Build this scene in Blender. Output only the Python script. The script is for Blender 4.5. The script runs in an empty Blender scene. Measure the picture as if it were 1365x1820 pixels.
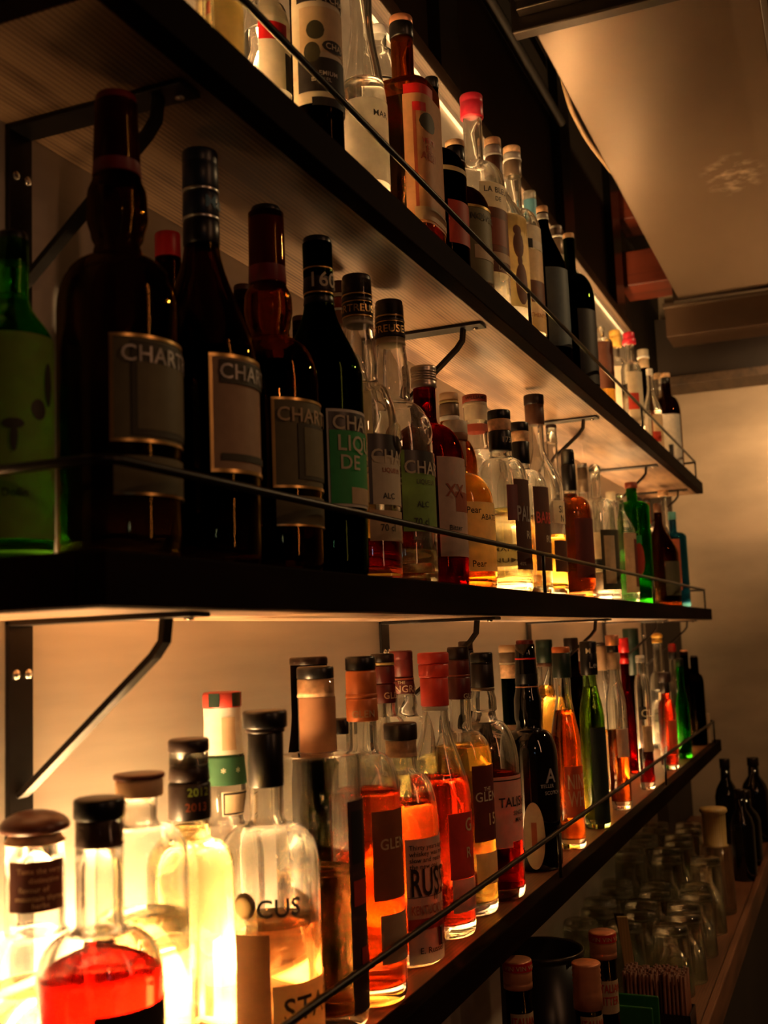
import bpy, bmesh, math, random
from mathutils import Vector, Matrix
random.seed(7)
SC = bpy.context.scene
COL = SC.collection
PI = math.pi

# ------------------------------------------------------------------ camera
CAM = Vector((0.57681, 0.0, 1.60))
cd = bpy.data.cameras.new('camera')
cam = bpy.data.objects.new('camera', cd)
COL.objects.link(cam)
rt, up, bk = (0.92178327, 0.38580443, -0.03834779), (0.07950668, -0.09129546, 0.99264486), (0.3794658, -0.91805233, -0.11482866)
cam.matrix_world = Matrix(((rt[0], up[0], bk[0], CAM.x), (rt[1], up[1], bk[1], CAM.y), (rt[2], up[2], bk[2], CAM.z), (0, 0, 0, 1)))
cd.sensor_fit = 'VERTICAL'; cd.sensor_height = 36.0; cd.sensor_width = 27.0
cd.lens = 36.0 * 1981 / 1820
cd.clip_start = 0.02; cd.clip_end = 60
cd.dof.use_dof = True; cd.dof.focus_distance = 1.36; cd.dof.aperture_fstop = 8.0
SC.camera = cam

# ------------------------------------------------------------------ world, lamps, exposure
W = bpy.data.worlds.new('dim_bar'); SC.world = W; W.use_nodes = True
W.node_tree.nodes['Background'].inputs[0].default_value = (1.0, 0.62, 0.36, 1)
W.node_tree.nodes['Background'].inputs[1].default_value = 0.002
SC.view_settings.view_transform = 'Standard'
SC.view_settings.look = 'None'
SC.view_settings.exposure = 0.0
SC.view_settings.gamma = 1.0
SC.view_settings.use_curve_mapping = False
SC.cycles.max_bounces = 22; SC.cycles.transmission_bounces = 22; SC.cycles.transparent_max_bounces = 24
SC.cycles.glossy_bounces = 6; SC.cycles.diffuse_bounces = 4
SC.cycles.sample_clamp_indirect = 40.0
SC.cycles.blur_glossy = 0.6
SC.cycles.use_light_tree = True
STRIP_COL = (1.0, 0.59, 0.25)
STRIP = {0: 205.0, 1: 200.0, 2: 280.0}          # radiance of each shelf's light strip
TUBE = 340.0; STRIP_DIM = 5.0
LAMP_COL = (1.0, 0.46, 0.21)

def lamp(name, loc, aim, size, power, color, shape='DISK', size_y=None):
    l = bpy.data.lights.new(name, 'AREA'); l.shape = shape; l.size = size
    if size_y: l.size_y = size_y
    l.energy = power; l.color = color
    o = bpy.data.objects.new(name, l); COL.objects.link(o)
    o.location = loc
    o.rotation_euler = (Vector(aim) - Vector(loc)).to_track_quat('-Z', 'Y').to_euler()
    return o
lamp('wall_lamp', (1.75, 0.75, 2.25), (0.1, 1.3, 1.6), 0.05, 2.7, LAMP_COL, 'RECTANGLE', 1.2)
lamp('fill_light', (2.1, -0.9, 2.5), (0.1, 1.0, 1.7), 0.12, 1.8, LAMP_COL)  # added warm overhead fill that brings out caps and labels
lamp('fill_light', (1.35, 2.6, 2.75), (0.2, 2.8, 0.95), 0.10, 9.0, (1.0, 0.62, 0.28))  # unseen fill lamp, added to brighten the counter and its glasses
lamp('blue_lamp', (1.6, -0.55, 1.75), (0.1, 0.9, 1.75), 0.04, 0.07, (0.45, 0.7, 1.0))  # small bluish lamp out of view, added for blue glints in the glass
lamp('wall_light', (0.75, 3.45, 2.42), (0.45, 4.2, 2.25), 0.16, 1.7, (1.0, 0.62, 0.30)).data.spread = math.radians(62)

# ------------------------------------------------------------------ materials
MATS = {}
def new_mat(name):
    m = bpy.data.materials.new(name); m.use_nodes = True
    nt = m.node_tree; nt.nodes.clear()
    out = nt.nodes.new('ShaderNodeOutputMaterial')
    return m, nt, out
def noise_color(nt, rgb, amount, scale, stretch=(1, 1, 1), detail=4, coord='Object'):
    tc = nt.nodes.new('ShaderNodeTexCoord'); mp = nt.nodes.new('ShaderNodeMapping')
    mp.inputs['Scale'].default_value = stretch
    nt.links.new(tc.outputs[coord], mp.inputs[0])
    nz = nt.nodes.new('ShaderNodeTexNoise'); nz.inputs['Scale'].default_value = scale; nz.inputs['Detail'].default_value = detail
    nt.links.new(mp.outputs[0], nz.inputs['Vector'])
    rp = nt.nodes.new('ShaderNodeValToRGB')
    a, b = 1 - amount, 1 + amount
    rp.color_ramp.elements[0].position = 0.3; rp.color_ramp.elements[1].position = 0.7
    rp.color_ramp.elements[0].color = (rgb[0] * a, rgb[1] * a, rgb[2] * a, 1)
    rp.color_ramp.elements[1].color = (min(1, rgb[0] * b), min(1, rgb[1] * b), min(1, rgb[2] * b), 1)
    nt.links.new(nz.outputs['Fac'], rp.inputs[0])
    return rp.outputs[0], nz, mp
def solid(name, rgb, rough=0.5, metal=0.0, amount=0.12, scale=60, stretch=(1, 1, 1), bump=0.0, spec=0.5, coat=0.0):
    m, nt, out = new_mat(name)
    p = nt.nodes.new('ShaderNodeBsdfPrincipled')
    c, nz, mp = noise_color(nt, rgb, amount, scale, stretch)
    nt.links.new(c, p.inputs['Base Color'])
    p.inputs['Roughness'].default_value = rough; p.inputs['Metallic'].default_value = metal
    p.inputs['Specular IOR Level'].default_value = spec
    p.inputs['Coat Weight'].default_value = coat
    if bump:
        bp = nt.nodes.new('ShaderNodeBump'); bp.inputs['Strength'].default_value = bump; bp.inputs['Distance'].default_value = 0.002
        nt.links.new(nz.outputs['Fac'], bp.inputs['Height']); nt.links.new(bp.outputs[0], p.inputs['Normal'])
    nt.links.new(p.outputs[0], out.inputs[0])
    MATS[name] = m; return m
def paper(name, rgb, trans=0.35, rough=0.55, amount=0.08):
    m, nt, out = new_mat(name)
    p = nt.nodes.new('ShaderNodeBsdfPrincipled'); t = nt.nodes.new('ShaderNodeBsdfTranslucent'); mx = nt.nodes.new('ShaderNodeMixShader')
    c, nz, mp = noise_color(nt, rgb, amount, 90)
    nt.links.new(c, p.inputs['Base Color']); nt.links.new(c, t.inputs['Color'])
    p.inputs['Roughness'].default_value = rough; p.inputs['Specular IOR Level'].default_value = 0.35
    mx.inputs[0].default_value = trans
    nt.links.new(p.outputs[0], mx.inputs[1]); nt.links.new(t.outputs[0], mx.inputs[2]); nt.links.new(mx.outputs[0], out.inputs[0])
    MATS[name] = m; return m
def glass(name, rgb, ior=1.48, straight=0.0, rough=0.0):
    m, nt, out = new_mat(name)
    g = nt.nodes.new('ShaderNodeBsdfGlass'); g.inputs['IOR'].default_value = ior; g.inputs['Roughness'].default_value = rough
    c, nz, mp = noise_color(nt, rgb, 0.03, 25)
    nt.links.new(c, g.inputs['Color'])
    if straight > 0:
        t = nt.nodes.new('ShaderNodeBsdfTransparent'); nt.links.new(c, t.inputs['Color'])
        mx = nt.nodes.new('ShaderNodeMixShader'); mx.inputs[0].default_value = straight
        nt.links.new(g.outputs[0], mx.inputs[1]); nt.links.new(t.outputs[0], mx.inputs[2]); nt.links.new(mx.outputs[0], out.inputs[0])
    else:
        nt.links.new(g.outputs[0], out.inputs[0])
    MATS[name] = m; return m

GL = dict(clear=(.97, .97, .96), green=(.13, .56, .10), green_light=(.42, .86, .22), green_clear=(.75, .9, .6), green_dark=(.10, .17, .05), browngreen=(.42, .30, .10),
          amber=(.72, .42, .15), amberbrown=(.66, .40, .14), redamber=(.52, .075, .03), brown=(.30, .15, .06), dark=(.08, .05, .03), blue=(.25, .5, .6))
for k, v in GL.items(): glass('glass_' + k, v, 1.48, 0.05)
solid('glass_black', (.004, .003, .003), .06, 0, .1, coat=.5)
LQ = dict(clear_liq=(.98, .98, .96), pale_gold=(.97, .92, .70), gold_liq=(.93, .68, .26), amber_liq=(.84, .34, .09), amber_pink=(.80, .26, .11), brown_liq=(.42, .16, .05),
          amber_light=(.93, .66, .38), red_liq=(.72, .08, .03), red_liq2=(.90, .10, .06), coral_liq=(.84, .19, .09), green_liq=(.66, .76, .20))
for k, v in LQ.items(): glass(k, v, 1.34, 0.05)
glass('crystal', (.97, .96, .93), 1.5, 0.0)
glass('tumbler_glass', (.95, .96, .92), 1.45, 0.3)

for n, c, r, m in [('black', (.006, .005, .005), .32, 0), ('blackbrown', (.018, .008, .006), .38, 0), ('darkred', (.16, .006, .006), .42, 0), ('red', (.50, .012, .012), .38, 0),
                   ('coral', (.75, .06, .035), .4, 0), ('pink', (.75, .03, .06), .35, 0), ('navy', (.008, .012, .025), .35, 0), ('blue', (.10, .28, .36), .4, .2), ('teal', (.10, .35, .32), .4, 0),
                   ('white', (.75, .72, .66), .4, 0), ('yellow', (.72, .42, .07), .45, 0), ('brown', (.10, .040, .018), .45, 0), ('redbrown', (.25, .045, .02), .45, 0),
                   ('darkmaroon', (.12, .014, .012), .4, 0), ('mahogany', (.11, .028, .014), .35, 0), ('greencap', (.008, .022, .014), .4, 0), ('greybrown', (.20, .14, .09), .35, .3),
                   ('grey', (.42, .38, .34), .4, .2), ('silver', (.72, .70, .66), .28, .9), ('silverwarm', (.60, .50, .42), .32, .8), ('goldline', (.62, .38, .13), .3, .8), ('gold', (.6, .4, .12), .3, .8),
                   ('copper', (.72, .30, .15), .35, .4), ('copperorange', (.62, .17, .045), .4, .15), ('tan', (.62, .40, .22), .55, 0), ('cream_cap', (.78, .66, .48), .5, 0),
                   ('bluetxt', (.04, .15, .24), .5, 0), ('redtxt', (.72, .07, .045), .5, 0), ('redgreen', (.30, .03, .02), .4, 0)]:
    solid(n, c, r, m)
solid('cork', (.66, .40, .22), .8, 0, .3, 140, bump=.3)
for n, c, t in [('paper_cream', (.78, .68, .50), .35), ('paper_white', (.85, .80, .70), .38), ('paper_yellow', (.86, .68, .32), .42), ('paper_tan', (.70, .52, .32), .35), ('paper_orange', (.66, .34, .15), .3),
                ('paper_brown', (.50, .33, .20), .3), ('paper_pink', (.76, .54, .42), .38), ('frost', (.80, .77, .68), .5), ('ink', (.012, .009, .008), .05), ('rust', (.36, .08, .03), .2), ('olive', (.22, .19, .08), .25),
                ('olive_dark', (.16, .14, .065), .2), ('olive_green', (.46, .60, .10), .65), ('dark_olive', (.045, .04, .018), .1), ('brownpic', (.20, .075, .035), .3), ('brownlabel', (.11, .04, .022), .25),
                ('darkbrownlab', (.09, .02, .012), .15), ('darkredlab', (.13, .018, .012), .25), ('darkmaroon2', (.13, .018, .014), .25), ('redlabel', (.55, .05, .025), .35), ('redlabel2', (.58, .06, .035), .35),
                ('redorange', (.58, .13, .05), .4), ('redstripe', (.55, .12, .08), .4), ('rustlabel', (.30, .085, .03), .3), ('greenlab', (.03, .36, .09), .25), ('greenlab2', (.20, .34, .07), .3), ('greenband', (.035, .11, .05), .25),
                ('slate', (.16, .21, .23), .3), ('blackgreen', (.010, .016, .010), .05), ('floral', (.05, .022, .020), .2), ('copperlab', (.42, .20, .10), .35)]:
    paper(n, c, t)

def wood(name, dark, light, rough=.45, grain=1.0, axis='y', coat=.1):
    m, nt, out = new_mat(name)
    p = nt.nodes.new('ShaderNodeBsdfPrincipled')
    tc = nt.nodes.new('ShaderNodeTexCoord'); mp = nt.nodes.new('ShaderNodeMapping')
    s = {'y': (22, 1.0, 22), 'x': (1.0, 22, 22), 'z': (22, 22, 1.0)}[axis]
    mp.inputs['Scale'].default_value = s
    nt.links.new(tc.outputs['Object'], mp.inputs[0])
    n1 = nt.nodes.new('ShaderNodeTexNoise'); n1.inputs['Scale'].default_value = 2.2 * grain; n1.inputs['Detail'].default_value = 6; n1.inputs['Distortion'].default_value = .6
    nt.links.new(mp.outputs[0], n1.inputs['Vector'])
    n2 = nt.nodes.new('ShaderNodeTexNoise'); n2.inputs['Scale'].default_value = 7.0; n2.inputs['Detail'].default_value = 3
    mp2 = nt.nodes.new('ShaderNodeMapping'); mp2.inputs['Scale'].default_value = {'y': (2.2, .55, 2.2), 'x': (.55, 2.2, 2.2), 'z': (2.2, 2.2, .55)}[axis]
    nt.links.new(tc.outputs['Object'], mp2.inputs[0]); nt.links.new(mp2.outputs[0], n2.inputs['Vector'])
    wv = nt.nodes.new('ShaderNodeTexWave'); wv.wave_type = 'BANDS'; wv.bands_direction = 'X' if axis != 'x' else 'Y'
    wv.inputs['Scale'].default_value = 40; wv.inputs['Distortion'].default_value = 2.5; wv.inputs['Detail'].default_value = 2; wv.inputs['Detail Scale'].default_value = .5
    mp3 = nt.nodes.new('ShaderNodeMapping'); mp3.inputs['Scale'].default_value = {'y': (1.6, .12, 1), 'x': (.12, 1.6, 1), 'z': (1.6, 1, .12)}[axis]
    nt.links.new(tc.outputs['Object'], mp3.inputs[0]); nt.links.new(mp3.outputs[0], wv.inputs['Vector'])
    add = nt.nodes.new('ShaderNodeMath'); add.operation = 'MULTIPLY_ADD'; add.inputs[1].default_value = .36
    nt.links.new(n1.outputs['Fac'], add.inputs[0]); 
    mul = nt.nodes.new('ShaderNodeMath'); mul.operation = 'MULTIPLY_ADD'; mul.inputs[1].default_value = .60
    nt.links.new(n2.outputs['Fac'], mul.inputs[0])
    w2 = nt.nodes.new('ShaderNodeMath'); w2.operation = 'MULTIPLY'; w2.inputs[1].default_value = .10
    nt.links.new(wv.outputs['Fac'], w2.inputs[0]); nt.links.new(w2.outputs[0], mul.inputs[2]); nt.links.new(mul.outputs[0], add.inputs[2])
    rp = nt.nodes.new('ShaderNodeValToRGB'); rp.color_ramp.elements[0].position = .43; rp.color_ramp.elements[1].position = .60
    rp.color_ramp.elements[0].color = (*dark, 1); rp.color_ramp.elements[1].color = (*light, 1)
    nt.links.new(add.outputs[0], rp.inputs[0]); nt.links.new(rp.outputs[0], p.inputs['Base Color'])
    p.inputs['Roughness'].default_value = rough; p.inputs['Coat Weight'].default_value = coat; p.inputs['Coat Roughness'].default_value = .3
    bp = nt.nodes.new('ShaderNodeBump'); bp.inputs['Strength'].default_value = .15; bp.inputs['Distance'].default_value = .002
    nt.links.new(add.outputs[0], bp.inputs['Height']); nt.links.new(bp.outputs[0], p.inputs['Normal'])
    nt.links.new(p.outputs[0], out.inputs[0]); MATS[name] = m; return m
wood('shelf_wood', (.085, .034, .015), (.40, .235, .125))
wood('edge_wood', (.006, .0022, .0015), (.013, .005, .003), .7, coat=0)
wood('deck_wood', (.10, .035, .015), (.26, .10, .045), .35)
wood('counter_wood', (.10, .035, .015), (.24, .09, .04), .4)
wood('red_timber', (.085, .012, .004), (.17, .028, .009), .5, axis='x')
wood('trim_wood', (.05, .028, .014), (.12, .07, .036), .6)
wood('muddler_wood', (.42, .26, .08), (.60, .40, .15), .5, axis='z')
solid('panel_metal', (.52, .46, .38), .45, .15, .06, 6, (1, 1, 12), bump=.02)
solid('duct_metal', (.22, .15, .10), .33, .6, .10, 2.5, (1, 1, 1))
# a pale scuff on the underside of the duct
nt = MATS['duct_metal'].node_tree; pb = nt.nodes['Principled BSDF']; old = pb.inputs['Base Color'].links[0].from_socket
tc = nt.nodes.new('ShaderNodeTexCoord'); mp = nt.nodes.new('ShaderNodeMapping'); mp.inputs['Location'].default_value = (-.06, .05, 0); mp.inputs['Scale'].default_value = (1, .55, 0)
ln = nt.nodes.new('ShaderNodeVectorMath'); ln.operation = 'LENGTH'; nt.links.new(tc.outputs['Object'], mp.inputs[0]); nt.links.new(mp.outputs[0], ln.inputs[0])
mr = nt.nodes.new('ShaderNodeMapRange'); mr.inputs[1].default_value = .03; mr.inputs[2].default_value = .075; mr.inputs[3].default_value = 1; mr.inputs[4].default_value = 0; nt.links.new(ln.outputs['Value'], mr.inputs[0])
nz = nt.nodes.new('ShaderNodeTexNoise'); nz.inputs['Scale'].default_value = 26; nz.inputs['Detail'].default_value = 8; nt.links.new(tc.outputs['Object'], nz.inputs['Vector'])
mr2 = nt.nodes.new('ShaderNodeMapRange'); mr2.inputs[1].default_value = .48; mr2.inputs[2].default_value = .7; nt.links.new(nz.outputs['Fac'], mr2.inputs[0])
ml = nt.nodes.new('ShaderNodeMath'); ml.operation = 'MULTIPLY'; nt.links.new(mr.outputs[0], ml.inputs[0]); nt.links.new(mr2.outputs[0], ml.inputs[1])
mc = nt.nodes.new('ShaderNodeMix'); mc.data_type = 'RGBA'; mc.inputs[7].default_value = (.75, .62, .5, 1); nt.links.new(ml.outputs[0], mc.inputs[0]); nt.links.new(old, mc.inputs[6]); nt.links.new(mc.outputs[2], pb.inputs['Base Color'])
solid('box_metal', (.16, .09, .05), .5, .2, .15, 5)
solid('pipe_paint', (.009, .006, .004), .6, 0)
solid('iron', (.018, .013, .010), .38, .6, .25, 30)
solid('bright_screw', (.7, .6, .5), .25, .9)
solid('dark_metal', (.05, .035, .025), .35, .7, .2, 20)
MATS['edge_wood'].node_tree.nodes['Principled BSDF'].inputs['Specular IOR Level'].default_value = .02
solid('dark_wall', (.030, .018, .010), .7, 0, .35, 3)
solid('floor_dark', (.030, .024, .010), .5, 0, .3, 6)
solid('ceiling_dark', (.020, .013, .008), .8, 0, .3, 3)
solid('room_wall', (.07, .045, .03), .8, 0, .3, 2)
solid('alu', (.6, .56, .5), .35, .8)
solid('green_plastic', (.02, .14, .03), .35, 0)
solid('brown_straw', (.22, .075, .035), .4, 0)
solid('dark_plastic', (.010, .008, .007), .3, 0)
m, nt, out = new_mat('plaster')
p = nt.nodes.new('ShaderNodeBsdfPrincipled'); c, nz, mp = noise_color(nt, (.44, .33, .22), .28, 2.2, (1, 1, 2.2), 8)
nt.links.new(c, p.inputs['Base Color']); p.inputs['Roughness'].default_value = .75
bp = nt.nodes.new('ShaderNodeBump'); bp.inputs['Strength'].default_value = .35; bp.inputs['Distance'].default_value = .01
nt.links.new(nz.outputs['Fac'], bp.inputs['Height']); nt.links.new(bp.outputs[0], p.inputs['Normal']); nt.links.new(p.outputs[0], out.inputs[0]); MATS['plaster'] = m
m, nt, out = new_mat('strip_dim')
e = nt.nodes.new('ShaderNodeEmission'); e.inputs[0].default_value = (*STRIP_COL, 1); e.inputs[1].default_value = STRIP_DIM
nt.links.new(e.outputs[0], out.inputs[0]); MATS['strip_dim'] = m
m, nt, out = new_mat('tube_glow')
e = nt.nodes.new('ShaderNodeEmission'); e.inputs[0].default_value = (*STRIP_COL, 1); e.inputs[1].default_value = TUBE
nt.links.new(e.outputs[0], out.inputs[0]); MATS['tube_glow'] = m
for s in (0, 1, 2):
    m, nt, out = new_mat('strip_glow_%d' % s)
    e = nt.nodes.new('ShaderNodeEmission'); e.inputs[0].default_value = (*STRIP_COL, 1); e.inputs[1].default_value = STRIP[s]
    nt.links.new(e.outputs[0], out.inputs[0]); MATS['strip_glow_%d' % s] = m

# ------------------------------------------------------------------ mesh helpers
def link_mesh(name, bm, mats, parent=None, smooth=True):
    me = bpy.data.meshes.new(name)
    bmesh.ops.recalc_face_normals(bm, faces=bm.faces[:]) if smooth != 'keep' else None
    bm.to_mesh(me); bm.free()
    for m in (mats if isinstance(mats, (list, tuple)) else [mats]): me.materials.append(MATS[m])
    if smooth:
        for p in me.polygons: p.use_smooth = True
    o = bpy.data.objects.new(name, me); COL.objects.link(o)
    if parent: o.parent = parent
    return o
def thing(name, label, cat, loc=(0, 0, 0), rz=0, group=None, kind=None):
    o = bpy.data.objects.new(name, None); COL.objects.link(o); o.location = loc; o.rotation_euler = (0, 0, rz)
    o.empty_display_size = .03
    tag(o, label, cat, group, kind); return o
def tag(o, label=None, cat=None, group=None, kind=None):
    if label: o['label'] = label
    if cat: o['category'] = cat
    if group: o['group'] = group
    if kind: o['kind'] = kind
    return o
def box(bm, a, b, bev=0.0):
    r = bmesh.ops.create_cube(bm, size=1.0)
    for v in r['verts']:
        v.co = Vector(((a[0] + b[0]) / 2 + v.co.x * (b[0] - a[0]), (a[1] + b[1]) / 2 + v.co.y * (b[1] - a[1]), (a[2] + b[2]) / 2 + v.co.z * (b[2] - a[2])))
    if bev:
        es = list({e for v in r['verts'] for e in v.link_edges})
        bmesh.ops.bevel(bm, geom=es, offset=bev, segments=2, affect='EDGES', profile=.5)
def tube(bm, pts, r, seg=8):
    rings = []
    for i, p in enumerate(pts):
        p = Vector(p)
        d = (Vector(pts[min(i + 1, len(pts) - 1)]) - Vector(pts[max(i - 1, 0)])).normalized()
        u = d.orthogonal().normalized() if i == 0 else (u - d * u.dot(d)).normalized()
        w = d.cross(u)
        rings.append([bm.verts.new(p + (u * math.cos(t) + w * math.sin(t)) * r) for t in [2 * PI * k / seg for k in range(seg)]])
    for a, b in zip(rings, rings[1:]):
        for k in range(seg): bm.faces.new((a[k], a[(k + 1) % seg], b[(k + 1) % seg], b[k]))
    bm.faces.new(rings[0][::-1]); bm.faces.new(rings[-1])
def flatbar(bm, pts, width, thick, wdir):
    # a flat bar of given width along wdir following pts
    wd = Vector(wdir).normalized() * width / 2
    rings = []
    for i, p in enumerate(pts):
        p = Vector(p); d = (Vector(pts[min(i + 1, len(pts) - 1)]) - Vector(pts[max(i - 1, 0)])).normalized()
        n = d.cross(wd).normalized() * thick / 2
        rings.append([bm.verts.new(p + wd + n), bm.verts.new(p - wd + n), bm.verts.new(p - wd - n), bm.verts.new(p + wd - n)])
    for a, b in zip(rings, rings[1:]):
        for k in range(4): bm.faces.new((a[k], a[(k + 1) % 4], b[(k + 1) % 4], b[k]))
    bm.faces.new(rings[0][::-1]); bm.faces.new(rings[-1])
def sqf(sq, t):
    return 1.0 if not sq else (abs(math.cos(t)) ** sq + abs(math.sin(t)) ** sq) ** (-1.0 / sq) * .93
def lathe(bm, prof, seg, sq=0, rot=0.0):
    """prof: [(r, z)] closed at the axis where r == 0"""
    rings = []
    for r, z in prof:
        if r < 1e-6: rings.append([bm.verts.new((0, 0, z))])
        else:
            ring = []
            for k in range(seg):
                t = 2 * PI * k / seg; q = r * (1.0 if r < .5 * prof_max(prof) else sqf(sq, t - rot))
                ring.append(bm.verts.new((q * math.cos(t), q * math.sin(t), z)))
            rings.append(ring)
    for a, b in zip(rings, rings[1:]):
        if len(a) == 1 and len(b) == 1: continue
        for k in range(seg):
            k2 = (k + 1) % seg
            if len(a) == 1: bm.faces.new((a[0], b[k2], b[k]))
            elif len(b) == 1: bm.faces.new((a[k], a[k2], b[0]))
            else: bm.faces.new((a[k], a[k2], b[k2], b[k]))
def prof_max(p): return max(r for r, z in p)

# ------------------------------------------------------------------ lettering
FONT_CACHE = {}
def text_geo(s):
    if s in FONT_CACHE: return FONT_CACHE[s]
    cu = bpy.data.curves.new('lettering', 'FONT'); cu.body = s; cu.size = 1.0; cu.resolution_u = 3
    cu.offset = 0.012; cu.space_character = 1.05
    ob = bpy.data.objects.new('lettering', cu); COL.objects.link(ob)
    bpy.context.view_layer.update()
    dg = bpy.context.evaluated_depsgraph_get()
    me = ob.evaluated_get(dg).to_mesh()
    bm = bmesh.new(); bm.from_mesh(me)
    bmesh.ops.triangulate(bm, faces=bm.faces[:])
    for it in range(2):
        es = [e for e in bm.edges if abs(e.verts[0].co.x - e.verts[1].co.x) > .16]
        if es: bmesh.ops.subdivide_edges(bm, edges=es, cuts=1); bmesh.ops.triangulate(bm, faces=[f for f in bm.faces if len(f.verts) > 3])
    vs = [tuple(v.co) for v in bm.verts]; bm.verts.index_update(); fs = [tuple(v.index for v in f.verts) for f in bm.faces]
    bm.free(); ob.evaluated_get(dg).to_mesh_clear()
    bpy.data.objects.remove(ob); bpy.data.curves.remove(cu)
    FONT_CACHE[s] = (vs, fs); return vs, fs
def bent_text(s, a0, zc, h, rfun, off, sq=0, cond=1.0):
    vs, fs = text_geo(s)
    bm = bmesh.new(); k = h / 0.70; bv = []
    for x, y, z in vs:
        zz = zc - h / 2 + y * k
        r = rfun(zz); a = a0 + x * k * cond / max(r, .004)
        q = r * sqf(sq, a) + off
        bv.append(bm.verts.new((q * math.cos(a), q * math.sin(a), zz)))
    for f in fs:
        try: bm.faces.new([bv[i] for i in f])
        except ValueError: pass
    return bm
def flat_text(s, size, mat, parent, M, cond=1.0):
    vs, fs = text_geo(s); bm = bmesh.new(); k = size / .7
    bv = [bm.verts.new(M @ Vector((x * k * cond, y * k, 0))) for x, y, z in vs]
    for f in fs:
        try: bm.faces.new([bv[i] for i in f])
        except ValueError: pass
    return link_mesh('lettering', bm, mat, parent, False)

# ------------------------------------------------------------------ bottles
SHELF_TOP = (1.26928, 1.6585, 2.0446)
SHELF_NAME = ('lower', 'middle', 'upper')
def smooth_profile(b):
    """outer glass outline from lip to heel: [(r, z)] top to bottom"""
    r, nk, nb, sb, gt = b['r'], b['nk'], b['nb'], b['sb'], b['gt']
    P = []
    lipz = min(gt, gt)
    P.append((nk * 1.0, lipz))
    pts = b.get('pts')
    if pts:
        q = [(lipz, nk)] + [(z, w) for z, w in pts if z < lipz - .002] + ([(nb, nk)] if pts[-1][0] > nb + .002 else [])
        zs = [p[0] for p in q]; ws = [p[1] for p in q]
        for i in range(len(q) - 1):
            for k in range(1, 5):
                t = k / 4; s = t * t * (3 - 2 * t)
                P.append((ws[i] + (ws[i + 1] - ws[i]) * s, zs[i] + (zs[i + 1] - zs[i]) * t))
        nkb = ws[-1]; nbz = zs[-1]
    else:
        P.append((nk, nb + (lipz - nb) * .5)); P.append((nk, nb)); nkb = nk; nbz = nb
    n = 9
    for k in range(1, n + 1):
        t = k / n; st = b['st']
        if st == 's':
            s = t * t * (3 - 2 * t); rr = nkb + (r - nkb) * (s * .75 + t * .25); zz = nbz + (sb - nbz) * t
        elif st == 'f':
            a = t * PI / 2; rr = nkb + (r - nkb) * min(1, t * 1.35); zz = nbz + (sb - nbz) * (.25 * min(1, t * 1.35) if t < .74 else .25 + .75 * ((t - .74) / .26) ** 1.5)
        else:
            # small fillet then a quarter ellipse
            f = .22
            if t < f: s = t / f; rr = nkb + (r - nkb) * .10 * s * s; zz = nbz + (sb - nbz) * .16 * s
            else:
                a = (t - f) / (1 - f) * PI / 2; rr = nkb + (r - nkb) * (.10 + .90 * math.sin(a)); zz = nbz + (sb - nbz) * (.16 + .84 * (1 - math.cos(a)))
        P.append((rr, zz))
    P += [(r, sb * .5), (r, .014), (r * .985, .006), (r * .93, .0015), (r * .86, 0.0)]
    return P
def r_at(P, z):
    for (r1, z1), (r2, z2) in zip(P, P[1:]):
        if z1 >= z >= z2: return r1 + (r2 - r1) * ((z1 - z) / (z1 - z2) if z1 > z2 + 1e-9 else 0)
    return P[0][0] if z > P[0][1] else P[-1][0]

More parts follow.
